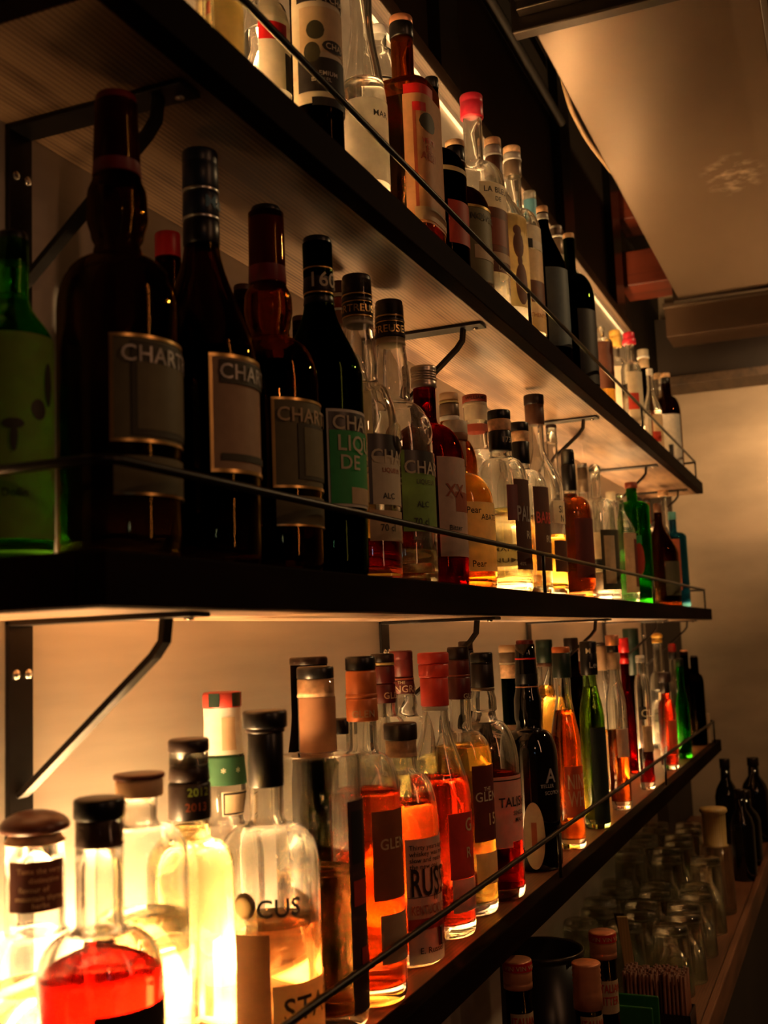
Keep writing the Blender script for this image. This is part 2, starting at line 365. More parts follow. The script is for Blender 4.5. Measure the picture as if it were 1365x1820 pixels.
def make_bottle(b):
    sh, r, y = b['sh'], b['r'], b['y']
    seg = 56 if y < .9 else 44 if y < 1.5 else 30
    sq = b.get('sq', 0); gl = b['g']
    root = thing(b.get('name', 'liquor_bottle'), b['d'], 'bottle', (b['x'], y, SHELF_TOP[sh] + .0004), 0, 'bottles on the %s shelf' % SHELF_NAME[sh])
    P = smooth_profile(b)
    opaque = gl == 'black'
    bm = bmesh.new()
    t = min(.0032, b['nk'] * .22)
    base_t = min(.014, .05 * b['H'])
    outer = [(0, .004), (r * .55, .0028)] + P[::-1]
    if opaque:
        lathe(bm, outer + [(0, P[0][1])], seg, sq)
    else:
        inner = []
        for q, z in P:
            if z > base_t + .004: inner.append((max(q - t, .002), z))
        inner += [(r - t, base_t + .004), (r - t - .003, base_t + .001), (r * .5, base_t + .002), (0, base_t + .004)]
        lathe(bm, outer + [(P[0][0] - t * .5, P[0][1] + .0008)] + inner, seg, sq)
    body = link_mesh('glass_body', bm, 'glass_' + gl, root)
    # liquid
    lq = b.get('liq')
    if lq:
        lv = b['H'] * lq[1] if lq[1] < .985 else b['gt']
        lv = min(lv, b['gt'] - .01)
        L = [(0, lv - .0002), (max(.002, r_at(P, lv) - t + .0002 - .0008), lv - .0002), (max(.002, r_at(P, lv) - t + .0003), lv + .0006)]
        for q, z in P:
            if base_t + .006 < z < lv - .001: L.append((max(.002, q - t + .0003), z))
        L += [(r - t + .0003, base_t + .0042), (r - t - .0027, base_t + .0008), (r * .5, base_t + .0017), (0, base_t + .0037)]
        bm = bmesh.new(); lathe(bm, L, seg, sq); link_mesh('liquid', bm, lq[0], root)
    # cap, corks, bands
    caps = []
    for i, c in enumerate(b['cap']):
        z1, z0, w, mt = c[:4]; style = c[4] if len(c) > 4 else ''
        bm = bmesh.new(); h = z1 - z0; f = min(.0022, h * .25, w * .3)
        wb = w if i == 0 and h < .05 else (w + (max(w, r_at(P, z0) + .0008) - w) * .9 if z0 < b['gt'] else w)
        if style == 'ball':
            lathe(bm, [(0, z1)] + [(w * math.sin(PI * k / 12), z1 - h * (1 - math.cos(PI * k / 12)) / 2) for k in range(1, 12)] + [(0, z0)], seg)
        elif style == 'dome':
            lathe(bm, [(0, z1)] + [(w * math.sin(a), z0 + h * .25 + h * .75 * math.cos(a)) for a in [PI / 2 * k / 8 for k in range(1, 9)]] + [(w * .97, z0 + h * .08), (w * .8, z0), (0, z0)], seg)
        else:
            pr = [(0, z1), (w - f, z1), (w - f * .3, z1 - f * .3), (w, z1 - f)]
            if style == 'screw':
                for k in range(1, 6):
                    zz = z1 - h * .12 - h * .7 * k / 6; pr += [(w, zz + .0018), (w * .955, zz), (w, zz - .0018)]
            elif h > .03 and i == 0: pr += [(w * .985, z1 - h * .30), (w * .955, z1 - h * .34), (w * .99, z1 - h * .38)]
            pr += [(wb, z0 + f * .4), (wb - f * .4, z0), (0, z0)]
            lathe(bm, pr, seg)
        nm = 'stopper' if mt == 'crystal' or style in ('ball', 'dome') else 'cork' if mt == 'cork' and i else 'cap' if i == 0 else 'ring' if h < .006 else 'neck_band'
        caps.append((z1, z0, max(w, wb), link_mesh(nm, bm, mt, root)))
        if mt == 'redgreen':
            bm = bmesh.new()
            for k in range(3):
                a0 = -1.75 + k * 1.25; vs = []
                for j in range(7):
                    a = a0 + .6 * j / 6
                    vs.append([bm.verts.new(((w + .0006) * math.cos(a), (w + .0006) * math.sin(a), zz)) for zz in (z0 + .001, z1 - .001)])
                for u, v in zip(vs, vs[1:]): bm.faces.new((u[0], v[0], v[1], u[1]))
            link_mesh('cap_stripe', bm, 'greencap', caps[-1][3])
    def outer_r(z):
        for z1, z0, w, o in caps:
            if z1 >= z >= z0: return w
        return r_at(P, z)
    # labels
    labs = []
    for z1, z0, a0, span, mt, *rest in b.get('lab', []):
        rects = rest[0] if rest else []
        oval = mt.endswith('~'); mt = mt.rstrip('~')
        z0 = max(z0, .004); bm = bmesh.new(); mats = [mt]
        onneck = z0 > b['nb'] - .004
        def patch(u0, v0, u1, v1, off, mi):
            nu = max(2, int(span * (u1 - u0) / .12)) if not oval else 16; zs = [z0 + (z1 - z0) * v for v in (v0, v0 + (v1 - v0) / 3, v0 + 2 * (v1 - v0) / 3, v1)]
            g = []
            for z in zs:
                row = []
                for k in range(nu + 1):
                    a = a0 + span * (u0 + (u1 - u0) * k / nu); q = r_at(P, max(z, .012)) * sqf(sq, a) + off
                    zz = z
                    if oval and mi == 0: zz = (z0 + z1) / 2 + (z - (z0 + z1) / 2) * math.sqrt(max(.0004, 1 - (2 * k / nu - 1) ** 2))
                    row.append(bm.verts.new((q * math.cos(a), q * math.sin(a), zz)))
                g.append(row)
            for A, B2 in zip(g, g[1:]):
                for k in range(nu): 
                    fc = bm.faces.new((A[k], A[k + 1], B2[k + 1], B2[k])); fc.material_index = mi
        patch(0, 0, 1, 1, .0005 + .0003 * len(labs), 0)
        for i, (u0, v0, u1, v1, m2) in enumerate(rects):
            if m2 not in mats: mats.append(m2)
            patch(u0, v0, u1, v1, .0008 + .0003 * len(labs) + .00025 * i, mats.index(m2))
        labs.append(link_mesh('neck_label' if onneck else 'label', bm, mats, root, 'keep'))
    for li, s, a0, zc, h, mt, *cn in b.get('txt', []):
        cn = cn[0] if cn else .95
        if li >= 0: bm = bent_text(s, a0, zc, h, lambda z: r_at(P, z), .0003 * li + (.0012 + .00025 * len(b['lab'][li][5]) if len(b['lab'][li]) > 5 and b['lab'][li][5] else .0010), sq, cn); par = labs[li]
        else:
            bm = bent_text(s, a0, zc, h, outer_r, .0009, sq, cn)
            par = next((o for z1, z0, w, o in caps if z1 >= zc >= z0), body)
        link_mesh('lettering', bm, mt, par, 'keep')
    if 'seal' in b:
        a0, zc, wr, hr, *sm = b['seal']
        bm = bmesh.new(); rings = []
        for i in range(6):
            ring = []
            for k in range(24):
                tt = 2 * PI * k / 24; f = i / 5
                z = zc + hr * f * math.sin(tt); q = r_at(P, z); a = a0 + wr * f * math.cos(tt) / q
                bump = (.0032 if i in (3, 4) else .0005 if i == 5 else .0018 + .0008 * (k % 3)) if not sm else (.004 if i < 5 else .0005)
                q += bump; ring.append(bm.verts.new((q * math.cos(a), q * math.sin(a), z)))
            rings.append(ring)
        for A, B2 in zip(rings, rings[1:]):
            for k in range(24): bm.faces.new((A[k], A[(k + 1) % 24], B2[(k + 1) % 24], B2[k]))
        link_mesh('tag' if sm else 'seal', bm, sm[0] if sm else 'crystal', root)
    return root

# ------------------------------------------------------------------ the setting
D = 0.18681                     # shelf depth
Y0, Y1 = 0.5245, 3.51           # shelf ends
def struct(name, a, b, mt, bev=0):
    bm = bmesh.new(); box(bm, a, b, bev); o = link_mesh(name, bm, mt, None, False); o['kind'] = 'structure'; return o
struct('floor', (-.2, -2.6, -.1), (3.6, 4.4, 0), 'floor_dark')
struct('ceiling', (-.2, -2.6, 3.3), (3.6, 4.4, 3.4), 'ceiling_dark')
struct('wall_left', (-.12, -2.6, 0), (-.004, 4.199, 3.3), 'dark_wall')
struct('wall_far', (-.12, 4.2, 0), (3.6, 4.32, 3.3), 'plaster')
struct('wall_right', (3.5, -2.6, 0), (3.62, 4.4, 3.3), 'room_wall')
struct('wall_back', (-.12, -2.7, 0), (3.6, -2.6, 3.3), 'room_wall')
# dark upright strips and a timber ledge on the wall above the metal sheet
for k, (ya, yb) in enumerate([(1.68, 1.78), (2.56, 2.67), (3.20, 3.33)]):
    o = struct('trim_%d' % (k + 1), (-.004, ya, 2.545), (.018, yb, 3.3), 'dark_plastic')
struct('trim_4', (-.004, .2, 2.513), (.022, 3.40, 2.545), 'trim_wood', .002)
struct('trim_5', (0, 4.04, 2.50), (3.4, 4.199, 2.72), 'dark_wall')
struct('trim_6', (0, 4.02, 2.468), (3.4, 4.199, 2.4995), 'trim_wood', .002)

struct('trim_7', (.0002, .2, 2.500), (.007, 3.40, 2.5125), 'white')
bm = bmesh.new(); box(bm, (-.0035, .2, .951), (0, 3.42, 2.512)); o = link_mesh('metal_backsplash', bm, 'panel_metal', None, False)
tag(o, 'brushed metal sheet covering the wall behind all three bottle shelves', 'wall panel')

# ------------------------------------------------------------------ shelves, rails, brackets, light strips
POST_Y = (1.541, 2.485, 3.405)
for s in range(3):
    zt = SHELF_TOP[s]; zb = (zt - .033, 1.6257, 2.0107)[s]
    nm = SHELF_NAME[s]
    root = thing('bottle_shelf', {0: 'lowest long wooden bottle shelf with dark front edge', 1: 'middle long wooden bottle shelf at eye level', 2: 'uppermost long wooden bottle shelf seen from below'}[s], 'shelf', (0, (Y0 + Y1) / 2, zt), 0, 'wall shelves')
    yc = (Y0 + Y1) / 2
    def loc(bm):
        bmesh.ops.translate(bm, verts=bm.verts[:], vec=(0, -yc, -zt)); return bm
    bm = bmesh.new(); box(bm, (.0005, Y0 + .02, zb), (D - .020, Y1, zt - .0035)); link_mesh('plank', loc(bm), 'shelf_wood', root, False)
    bm = bmesh.new(); box(bm, (.0005, Y0 + .02, zt - .0035), (D - .020, Y1, zt)); link_mesh('deck', loc(bm), 'deck_wood', root, False)
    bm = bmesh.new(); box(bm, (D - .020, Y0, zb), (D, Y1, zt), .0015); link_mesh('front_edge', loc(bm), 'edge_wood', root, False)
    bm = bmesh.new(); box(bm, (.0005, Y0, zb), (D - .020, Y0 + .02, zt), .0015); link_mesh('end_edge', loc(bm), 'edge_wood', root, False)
    # guard rail
    zr = (1.3305, 1.7135, 2.0965)[s]; xr = D - .006
    rl = thing('guard_rail', 'thin iron guard rail along the front of the %s bottle shelf' % nm, 'rail', (xr, yc, zt), 0, 'shelf guard rails')
    bm = bmesh.new()
    pts = [(.002, Y0 + .012, zr), (xr - .012, Y0 + .012, zr), (xr - .003, Y0 + .015, zr), (xr, Y0 + .024, zr), (xr, Y1 - .10, zr), (xr - .003, Y1 - .09, zr), (xr - .012, Y1 - .087, zr), (.002, Y1 - .087, zr)]
    tube(bm, pts, .0032, 8); bmesh.ops.translate(bm, verts=bm.verts[:], vec=(-xr, -yc, -zt)); link_mesh('rail', bm, 'iron', rl)
    for py in POST_Y:
        bm = bmesh.new(); tube(bm, [(0, py - yc, 0), (0, py - yc, zr - zt)], .0026, 8); link_mesh('post', bm, 'iron', rl)
    # light strip lying against the wall
    ya = (.30, 1.20, .30)[s] if s != 0 else .53
    ya = (.53, 1.33, .53)[s]
    ls = thing('light_strip', {0: 'glowing warm light strip along the back of the lowest shelf', 1: 'glowing warm light strip along the back of the middle shelf', 2: 'glowing warm light strip along the back of the upper shelf'}[s], 'light strip', (.008, 2.3, zt), 0, 'shelf light strips')
    e1 = Y1 - .02 - 2.3; e0 = ya - 2.3
    bm = bmesh.new(); box(bm, (.004, e0, .0002), (.0165, e1, .002)); box(bm, (.0145, e0, .002), (.0165, e1, .0115)); link_mesh('channel', bm, 'alu', ls, False)  # unseen front lip, added to hold direct strip light off the shelf above
    bm = bmesh.new(); nseg = 48; sec = []
    for i in range(nseg + 1):
        yy = e0 + .004 + (e1 - e0 - .008) * i / nseg
        sec.append([bm.verts.new((.0143, yy, .0105)), bm.verts.new((.0045, yy, .0022)), bm.verts.new((.0143, yy, .0022))])
    for u, v in zip(sec, sec[1:]):
        for k in range(3): bm.faces.new((u[k], u[(k + 1) % 3], v[(k + 1) % 3], v[k]))
    bm.faces.new(sec[0]); bm.faces.new(sec[-1][::-1])
    link_mesh('diffuser', bm, 'strip_glow_%d' % s, ls, False)
    if s == 1:
        bm = bmesh.new(); box(bm, (.004, .53 - 2.3, .0002), (.0165, e0 - .002, .002)); box(bm, (.0145, .53 - 2.3, .002), (.0165, e0 - .002, .0115)); link_mesh('channel', bm, 'alu', ls, False)
        bm = bmesh.new(); sec = []
        for i in range(13):
            yy = .566 - 2.3 + (e0 - .007 - .566 + 2.3) * i / 12
            sec.append([bm.verts.new((.0143, yy, .0105)), bm.verts.new((.0045, yy, .0022)), bm.verts.new((.0143, yy, .0022))])
        for u, v in zip(sec, sec[1:]):
            for k in range(3): bm.faces.new((u[k], u[(k + 1) % 3], v[(k + 1) % 3], v[k]))
        link_mesh('dim_diffuser', bm, 'strip_dim', ls, False)
        bm = bmesh.new(); sec = []
        for yy in (.537 - 2.3, .550 - 2.3, .563 - 2.3):
            sec.append([bm.verts.new((.0143, yy, .0105)), bm.verts.new((.0045, yy, .0022)), bm.verts.new((.0143, yy, .0022))])
        for u, v in zip(sec, sec[1:]):
            for k in range(3): bm.faces.new((u[k], u[(k + 1) % 3], v[(k + 1) % 3], v[k]))
        link_mesh('diffuser', bm, 'strip_glow_1', ls, False)

root = thing('light_tube', 'brightest glowing tube light, hidden behind the bottles at the near end of the lowest shelf', 'light', (.0155, .70, SHELF_TOP[0]))
bm = bmesh.new(); tube(bm, [(0, -.135 + .0338 * k, .070) for k in range(9)], .0095, 12); link_mesh('tube', bm, 'tube_glow', root)
for yy in (-.142, .142):
    bm = bmesh.new(); box(bm, (-.009, yy - .006, .0178), (.009, yy + .006, .084), .001); link_mesh('end_support', bm, 'alu', root, False)

BR_Y = (.668, 1.375, 2.095, 2.805, 3.36)
ORD = ('first', 'second', 'third', 'fourth', 'fifth')
for s, zb in ((2, 2.0107), (1, 1.6257)):
    for k, by in enumerate(BR_Y):
        root = thing('shelf_bracket', 'black flat iron bracket, %s from the near end under the %s shelf' % (ORD[k], SHELF_NAME[s]), 'bracket', (0, by, zb), 0, 'iron brackets under the %s shelf' % SHELF_NAME[s])
        bm = bmesh.new(); box(bm, (.0003, -.0135, -.30), (.004, .0135, -.0005), .0008); link_mesh('wall_plate', bm, 'iron', root, False)
        bm = bmesh.new(); box(bm, (.0003, -.0135, -.0042), (.160, .0135, -.0004), .0008); link_mesh('arm', bm, 'iron', root, False)
        bm = bmesh.new(); flatbar(bm, [(.004, 0, -.128), (.010, 0, -.124), (.122, 0, -.030), (.130, 0, -.020), (.132, 0, -.004)], .011, .0045, (0, 1, 0)); link_mesh('brace', bm, 'iron', root, False)
        for yy in (-.006, .007):
            bm = bmesh.new(); lathe(bm, [(0, 0), (.0038, 0), (.0034, .0016), (0, .0022)], 12); bmesh.ops.rotate(bm, verts=bm.verts[:], matrix=Matrix.Rotation(PI / 2, 3, 'Y'))
            bmesh.ops.translate(bm, verts=bm.verts[:], vec=(.004, yy, -.040)); link_mesh('screw', bm, 'bright_screw', root)
        bm = bmesh.new(); lathe(bm, [(0, 0), (.0038, 0), (.0034, -.0016), (0, -.0022)], 12); bmesh.ops.translate(bm, verts=bm.verts[:], vec=(.148, .004, -.0042)); link_mesh('screw', bm, 'bright_screw', root)

BOTTLES = [
 dict(sh=2,x=0.151,y=0.727,r=0.0188,H=0.285,g='clear',st='r',d='clear bottle of pale liquid, nearest one standing on the upper shelf',nk=0.008,nb=0.2109,sb=0.1767,cap=[(0.285,0.255,0.009,'black')],gt=0.277,liq=('pale_gold',0.55),lab=[(0.0577,0.0151,-1.242,1.92,'paper_yellow',[])]),
 dict(sh=2,x=0.075,y=0.9509,r=0.0234,H=0.285,g='clear',st='r',d='bottle with a red diagonal ribbon on its cream label on the upper shelf',nk=0.0103,nb=0.2109,sb=0.1767,cap=[(0.285,0.255,0.0113,'cork')],gt=0.277,liq=('clear_liq',0.6),lab=[(0.2161,0.1041,-1.443,2.618,'paper_cream',[(0,0.45,0.5,0.62,'red'),(0.45,0,0.9,0.35,'dark_olive')])]),
 dict(sh=2,x=0.1455,y=0.9174,r=0.0243,H=0.3,g='dark',st='r',d='tall dark bottle with black and cream picture label behind the upper rail',nk=0.0097,nb=0.222,sb=0.186,cap=[(0.3,0.27,0.0107,'black')],gt=0.292,lab=[(0.1958,0.0555,-2.251,3.054,'paper_cream',[(0.12,0.72,1,1,'ink'),(0.16,0.36,0.98,0.68,'paper_tan'),(0.12,0.08,1,0.32,'ink'),(0.3,-0.02,1,0.04,'ink')]),(0.1449,0.1369,-1.489,1.571,'dark_olive~',[]),(0.1369,0.118,-1.489,0.698,'dark_olive~',[]),(0.1185,0.106,-0.91,1.047,'ink~',[]),(0.1151,0.0952,-1.598,0.628,'dark_olive~',[])],txt=[(0,'ABSI',-1.282,0.168,0.0081,'paper_cream'),(0,'LA CHAR',-1.081,0.1587,0.006,'paper_cream'),(3,'CHAR',-0.774,0.1123,0.0059,'paper_cream'),(0,'PREMIUM',-1.333,0.0844,0.0043,'grey'),(0,'BARREL',-1.333,0.0781,0.0038,'grey')]),
 dict(sh=2,x=0.1459,y=1.0318,r=0.0239,H=0.31,g='clear',st='s',d='tall clear swan-necked bottle with frosted label, right of the black-labelled bottle',nk=0.0118,nb=0.2095,sb=0.1119,cap=[(0.31,0.28,0.0128,'cork')],gt=0.302,liq=('clear_liq',0.45),lab=[(0.1138,0.0254,-2.295,2.618,'frost',[])],txt=[(0,'MAR',-0.818,0.0976,0.0065,'ink'),(0,'ABSINTHE',-0.652,0.0703,0.0041,'grey')]),
 dict(sh=2,x=0.055,y=1.3073,r=0.0237,H=0.3714,g='clear',st='r',d='white-labelled clear bottle squeezed behind the red-topped orange-label bottle',nk=0.0105,nb=0.3419,sb=0.3142,cap=[(0.3714,0.3571,0.0113,'white')],gt=0.3654,liq=('clear_liq',0.6),lab=[(0.2905,0.1384,-1.835,2.967,'paper_white',[(0,0.84,1,0.87,'red'),(0,0.97,1,0.99,'ink'),(0.3,0.1,0.8,0.3,'ink'),(0.36,0.14,0.74,0.26,'paper_white')])],txt=[(0,'RU',-1.091,0.237,0.0194,'ink'),(0,'RS',-1.091,0.2159,0.0179,'ink')]),
 dict(sh=2,x=0.1287,y=1.1976,r=0.0411,H=0.3061,g='amberbrown',st='r',d='square-shouldered amber bottle with orange label and copper-topped black stopper',sq=4,nk=0.0136,nb=0.2217,sb=0.2045,cap=[(0.3061,0.2959,0.0144,'copper'),(0.2974,0.2778,0.0147,'black')],gt=0.3001,liq=('brown_liq',0.62),lab=[(0.2002,0.1867,-1.233,1.047,'red',[]),(0.1881,0.0314,-1.263,2.094,'paper_orange',[(0.12,0.86,0.3,0.93,'red'),(0.12,0.1,0.16,0.86,'rust'),(0.1,0.02,0.9,0.12,'paper_tan')]),(0.1661,0.142,-0.855,0.698,'dark_olive~',[])],txt=[(1,'EL',-0.689,0.1208,0.0081,'rust'),(1,'ABSI',-0.855,0.1117,0.0088,'rust'),(1,'VERTE',-0.801,0.1307,0.0054,'red')]),
 dict(sh=2,x=0.1085,y=1.359,r=0.0414,H=0.31,g='dark',st='r',d='black bottle with yellow neck stripe and red label behind the orange-label bottle',nk=0.0091,nb=0.2125,sb=0.1682,cap=[(0.31,0.2939,0.0099,'black')],gt=0.304,lab=[(0.1698,0.1635,-1.65,2.967,'paper_yellow',[]),(0.1234,0.065,-0.881,1.222,'redlabel',[])]),
 dict(sh=2,x=0.1087,y=1.4489,r=0.0455,H=0.2568,g='brown',st='r',d='brown bottle with olive label and pale cork, left of the pink-topped bottle',nk=0.0132,nb=0.1925,sb=0.1411,cap=[(0.2568,0.2476,0.014,'cork'),(0.2476,0.2258,0.0132,'black'),(0.2258,0.2242,0.0136,'white')],gt=0.2508,lab=[(0.1477,0.0199,-0.975,1.745,'olive',[(0,0.97,1,1,'gold'),(0.1,0.4,0.9,0.55,'paper_tan'),(0,0,1,0.08,'paper_tan')])],txt=[(0,'NOUVELLE',-0.89,0.1312,0.0087,'dark_olive'),(0,'ABSINTHE',-0.847,0.0361,0.0063,'paper_cream')]),
 dict(sh=2,x=0.1079,y=1.542,r=0.0446,H=0.3679,g='clear',st='r',d='clear round-shouldered bottle with bright pink capsule on the upper shelf',nk=0.0144,nb=0.2673,sb=0.217,cap=[(0.3679,0.3321,0.0175,'pink')],gt=0.3619,liq=('clear_liq',0.1),lab=[(0.2153,0.0796,-1.155,2.269,'paper_cream',[(0,0,1,0.72,'brownpic'),(0.15,0.3,0.45,0.6,'rust'),(0,0.12,1,0.22,'paper_tan')])],txt=[(0,'LA BLEUE',-1.023,0.2039,0.0084,'ink'),(0,'DE',-0.632,0.1907,0.0067,'ink'),(0,'D.',-0.632,0.0865,0.0067,'paper_cream')]),
 dict(sh=2,x=0.1109,y=1.6367,r=0.0471,H=0.3389,g='clear',st='s',d='bottle with yellow label and black figure, first cork-topped one after the pink capsule',nk=0.0129,nb=0.2672,sb=0.1933,cap=[(0.3389,0.3258,0.0134,'cork'),(0.3258,0.3109,0.0134,'grey'),(0.3118,0.3081,0.0143,'white'),(0.3081,0.2736,0.0134,'brown')],gt=0.3329,liq=('clear_liq',0.5),lab=[(0.1998,0.0523,-0.989,2.094,'paper_yellow',[]),(0.1814,0.1649,-0.77,0.349,'brownpic~',[]),(0.1704,0.1293,-0.793,0.454,'brownpic~',[]),(0.1339,0.1157,-0.65,0.209,'brownpic~',[]),(0.1211,0.0559,-0.77,0.524,'brownpic~',[])]),
 dict(sh=2,x=0.105,y=1.7729,r=0.0411,H=0.3819,g='clear',st='r',d='clear bottle with moon-and-landscape label, second cork-topped one after the pink capsule',nk=0.0129,nb=0.277,sb=0.2276,cap=[(0.3819,0.3699,0.0149,'cork'),(0.3699,0.3588,0.0149,'grey'),(0.3598,0.3558,0.0158,'white'),(0.3558,0.3288,0.0149,'greybrown')],gt=0.3759,liq=('clear_liq',0.45),lab=[(0.2315,0.1912,-1.411,2.618,'paper_cream',[(0.3,0,0.62,0.35,'paper_white'),(0,0,0.3,0.4,'ink')]),(0.1892,0.05,-1.411,2.618,'paper_tan',[(0.2,0.35,0.9,0.62,'brownpic'),(0,0,1,0.22,'paper_yellow')])],txt=[(1,'AUTHENTIC',-1.211,0.0771,0.0066,'rust')]),
 dict(sh=2,x=0.082,y=1.9725,r=0.0352,H=0.3822,g='clear',st='s',d='silver-capped bottle with a blue neck band on the upper shelf',nk=0.0116,nb=0.323,sb=0.2739,cap=[(0.3822,0.3646,0.0116,'silver')],gt=0.3762,lab=[(0.3646,0.3262,-2.896,6.248,'blue',[]),(0.263,0.1442,-1.225,2.094,'dark_olive',[])]),
 dict(sh=2,x=0.1307,y=1.8609,r=0.0382,H=0.3035,g='dark',st='s',d='dark bottle with slate blue label and orange cork top',nk=0.0099,nb=0.2706,sb=0.1786,cap=[(0.3035,0.2911,0.0104,'cork'),(0.2911,0.2798,0.0099,'grey'),(0.2809,0.2778,0.0109,'white')],gt=0.2975,lab=[(0.1817,0.0425,-1.336,1.396,'slate',[])]),
 dict(sh=2,x=0.085,y=2.1629,r=0.0449,H=0.3782,g='brown',st='s',d='brown bottle with silver cap and small white collar on the upper shelf',nk=0.012,nb=0.3107,sb=0.2401,cap=[(0.3782,0.3568,0.012,'silver'),(0.3568,0.3521,0.0131,'white'),(0.3521,0.3166,0.012,'greybrown')],gt=0.3722,lab=[(0.3166,0.2942,-1.549,2.094,'paper_cream',[]),(0.2284,0.089,-1.247,1.92,'paper_tan',[]),(0.2109,0.1643,-0.936,0.698,'dark_olive~',[]),(0.1527,0.1006,-0.824,0.698,'dark_olive~',[])]),
 dict(sh=2,x=0.1269,y=2.082,r=0.0429,H=0.3283,g='green_dark',st='r',d='very dark green bottle with orange cork, midway along the upper shelf',nk=0.0109,nb=0.2558,sb=0.1884,cap=[(0.3283,0.3169,0.011,'cork')],gt=0.3223,lab=[(0.166,0.0219,-1.157,1.745,'ink',[])]),
 dict(sh=2,x=0.08,y=2.5863,r=0.0269,H=0.2771,g='clear',st='r',d='brown-labelled bottle with a white glass stopper, first of the far upper group',nk=0.0093,nb=0.2497,sb=0.2333,cap=[(0.2771,0.2606,0.01,'crystal','ball')],gt=0.2711,liq=('gold_liq',0.5),lab=[(0.2333,0.1204,-1.905,2.618,'brownlabel',[])]),
 dict(sh=2,x=0.0547,y=2.9158,r=0.0282,H=0.3511,g='clear',st='r',d='bottle with mustard yellow stopper at the far end of the upper shelf',nk=0.0105,nb=0.2791,sb=0.2562,cap=[(0.3511,0.3327,0.015,'yellow'),(0.3327,0.3051,0.0165,'yellow')],gt=0.3451,liq=('clear_liq',0.6),lab=[(0.2485,0.1195,-1.698,2.443,'paper_cream',[])]),
 dict(sh=2,x=0.1461,y=2.5866,r=0.0237,H=0.2512,g='clear',st='r',d='bottle with flared pink stopper at the far end of the upper shelf',nk=0.0105,nb=0.1835,sb=0.1566,cap=[(0.2512,0.2349,0.0132,'pink'),(0.2363,0.2227,0.0158,'pink')],gt=0.2452,liq=('clear_liq',0.5),lab=[(0.1539,0.0255,-1.817,2.618,'paper_cream',[(0,0.3,0.4,0.6,'redlabel')])]),
 dict(sh=2,x=0.0775,y=3.222,r=0.028,H=0.3663,g='brown',st='s',d='dark bottle with cream capsule, right of the flared pink stopper',nk=0.013,nb=0.2861,sb=0.2113,cap=[(0.3663,0.3462,0.0164,'paper_cream'),(0.3462,0.3395,0.018,'white'),(0.3395,0.3111,0.0155,'paper_tan')],gt=0.3603,lab=[(0.1699,0.0875,-1.216,2.094,'redlabel',[])]),
 dict(sh=2,x=0.1456,y=2.8717,r=0.0242,H=0.2257,g='clear',st='s',d='slim clear bottle with small white cap near the far end of the upper shelf',nk=0.0087,nb=0.1753,sb=0.1089,cap=[(0.2257,0.2079,0.0087,'white')],gt=0.2197,liq=('clear_liq',0.5),lab=[(0.1015,0.0136,-1.422,2.094,'paper_tan',[(0,0.2,0.4,0.5,'redlabel')])]),
 dict(sh=2,x=0.093,y=3.3716,r=0.0374,H=0.3255,g='clear',st='r',d='bottle with pale tan cap behind the last dark bottle of the upper shelf',nk=0.0119,nb=0.2631,sb=0.2113,cap=[(0.3255,0.3047,0.0119,'tan')],gt=0.3195,liq=('gold_liq',0.5),lab=[(0.2027,0.0911,-1.733,2.443,'paper_cream',[])]),
 dict(sh=2,x=0.131,y=3.2632,r=0.0366,H=0.2978,g='brown',st='r',d='dark bottle with white label and orange cork, last on the upper shelf',nk=0.0131,nb=0.2376,sb=0.1743,cap=[(0.2978,0.2844,0.0139,'cork'),(0.2844,0.2677,0.0131,'black')],gt=0.2918,lab=[(0.171,0.0222,-2.017,1.658,'paper_white',[(0.3,0.1,0.5,0.4,'ink')])]),
 dict(sh=1,x=0.0784,y=0.5729,r=0.0263,H=0.2222,g='green_light',st='s',d='bright green bottle with dark bird drawings, at the near end of the middle shelf',nk=0.0105,nb=0.1756,sb=0.146,cap=[(0.2222,0.2008,0.0098,'black')],gt=0.2162,liq=('green_liq',0.8),lab=[(0.1476,0.0139,-2.426,2.967,'olive_green',[]),(0.1043,0.0907,-0.421,0.419,'dark_olive~',[]),(0.1296,0.1005,-0.051,0.279,'dark_olive~',[]),(0.0907,0.084,-1.107,0.524,'dark_olive~',[]),(0.0862,0.0694,-0.905,0.175,'dark_olive~',[])],txt=[(0,'Dolin',-1.107,0.0434,0.0051,'dark_olive')]),
 dict(sh=1,x=0.1219,y=0.6298,r=0.0419,H=0.3342,g='browngreen',st='r',d='large dark jug bottle with bulging neck and tall dark red capsule',nk=0.015,nb=0.221,sb=0.1743,cap=[(0.3342,0.2734,0.0145,'darkred')],gt=0.3282,pts=[(0.2734,0.0167),(0.2601,0.0207),(0.2436,0.0214),(0.2292,0.0182),(0.2231,0.0158),(0.2202,0.0166)],liq=('green_liq',0.35),lab=[(0.1493,0.0768,-1.096,2.094,'olive_dark',[(0,0,0.03,1,'goldline'),(0,0,1,0.03,'goldline'),(0,0.97,1,1,'goldline'),(0.16,0.06,0.9,0.94,'dark_olive'),(0.2,0.12,0.86,0.74,'olive_dark')]),(0.0678,0.0417,-1.045,2.007,'olive_dark',[(0,0,1,0.06,'goldline')])],txt=[(0,'CHARTREUSE',-0.925,0.1361,0.0109,'grey')]),
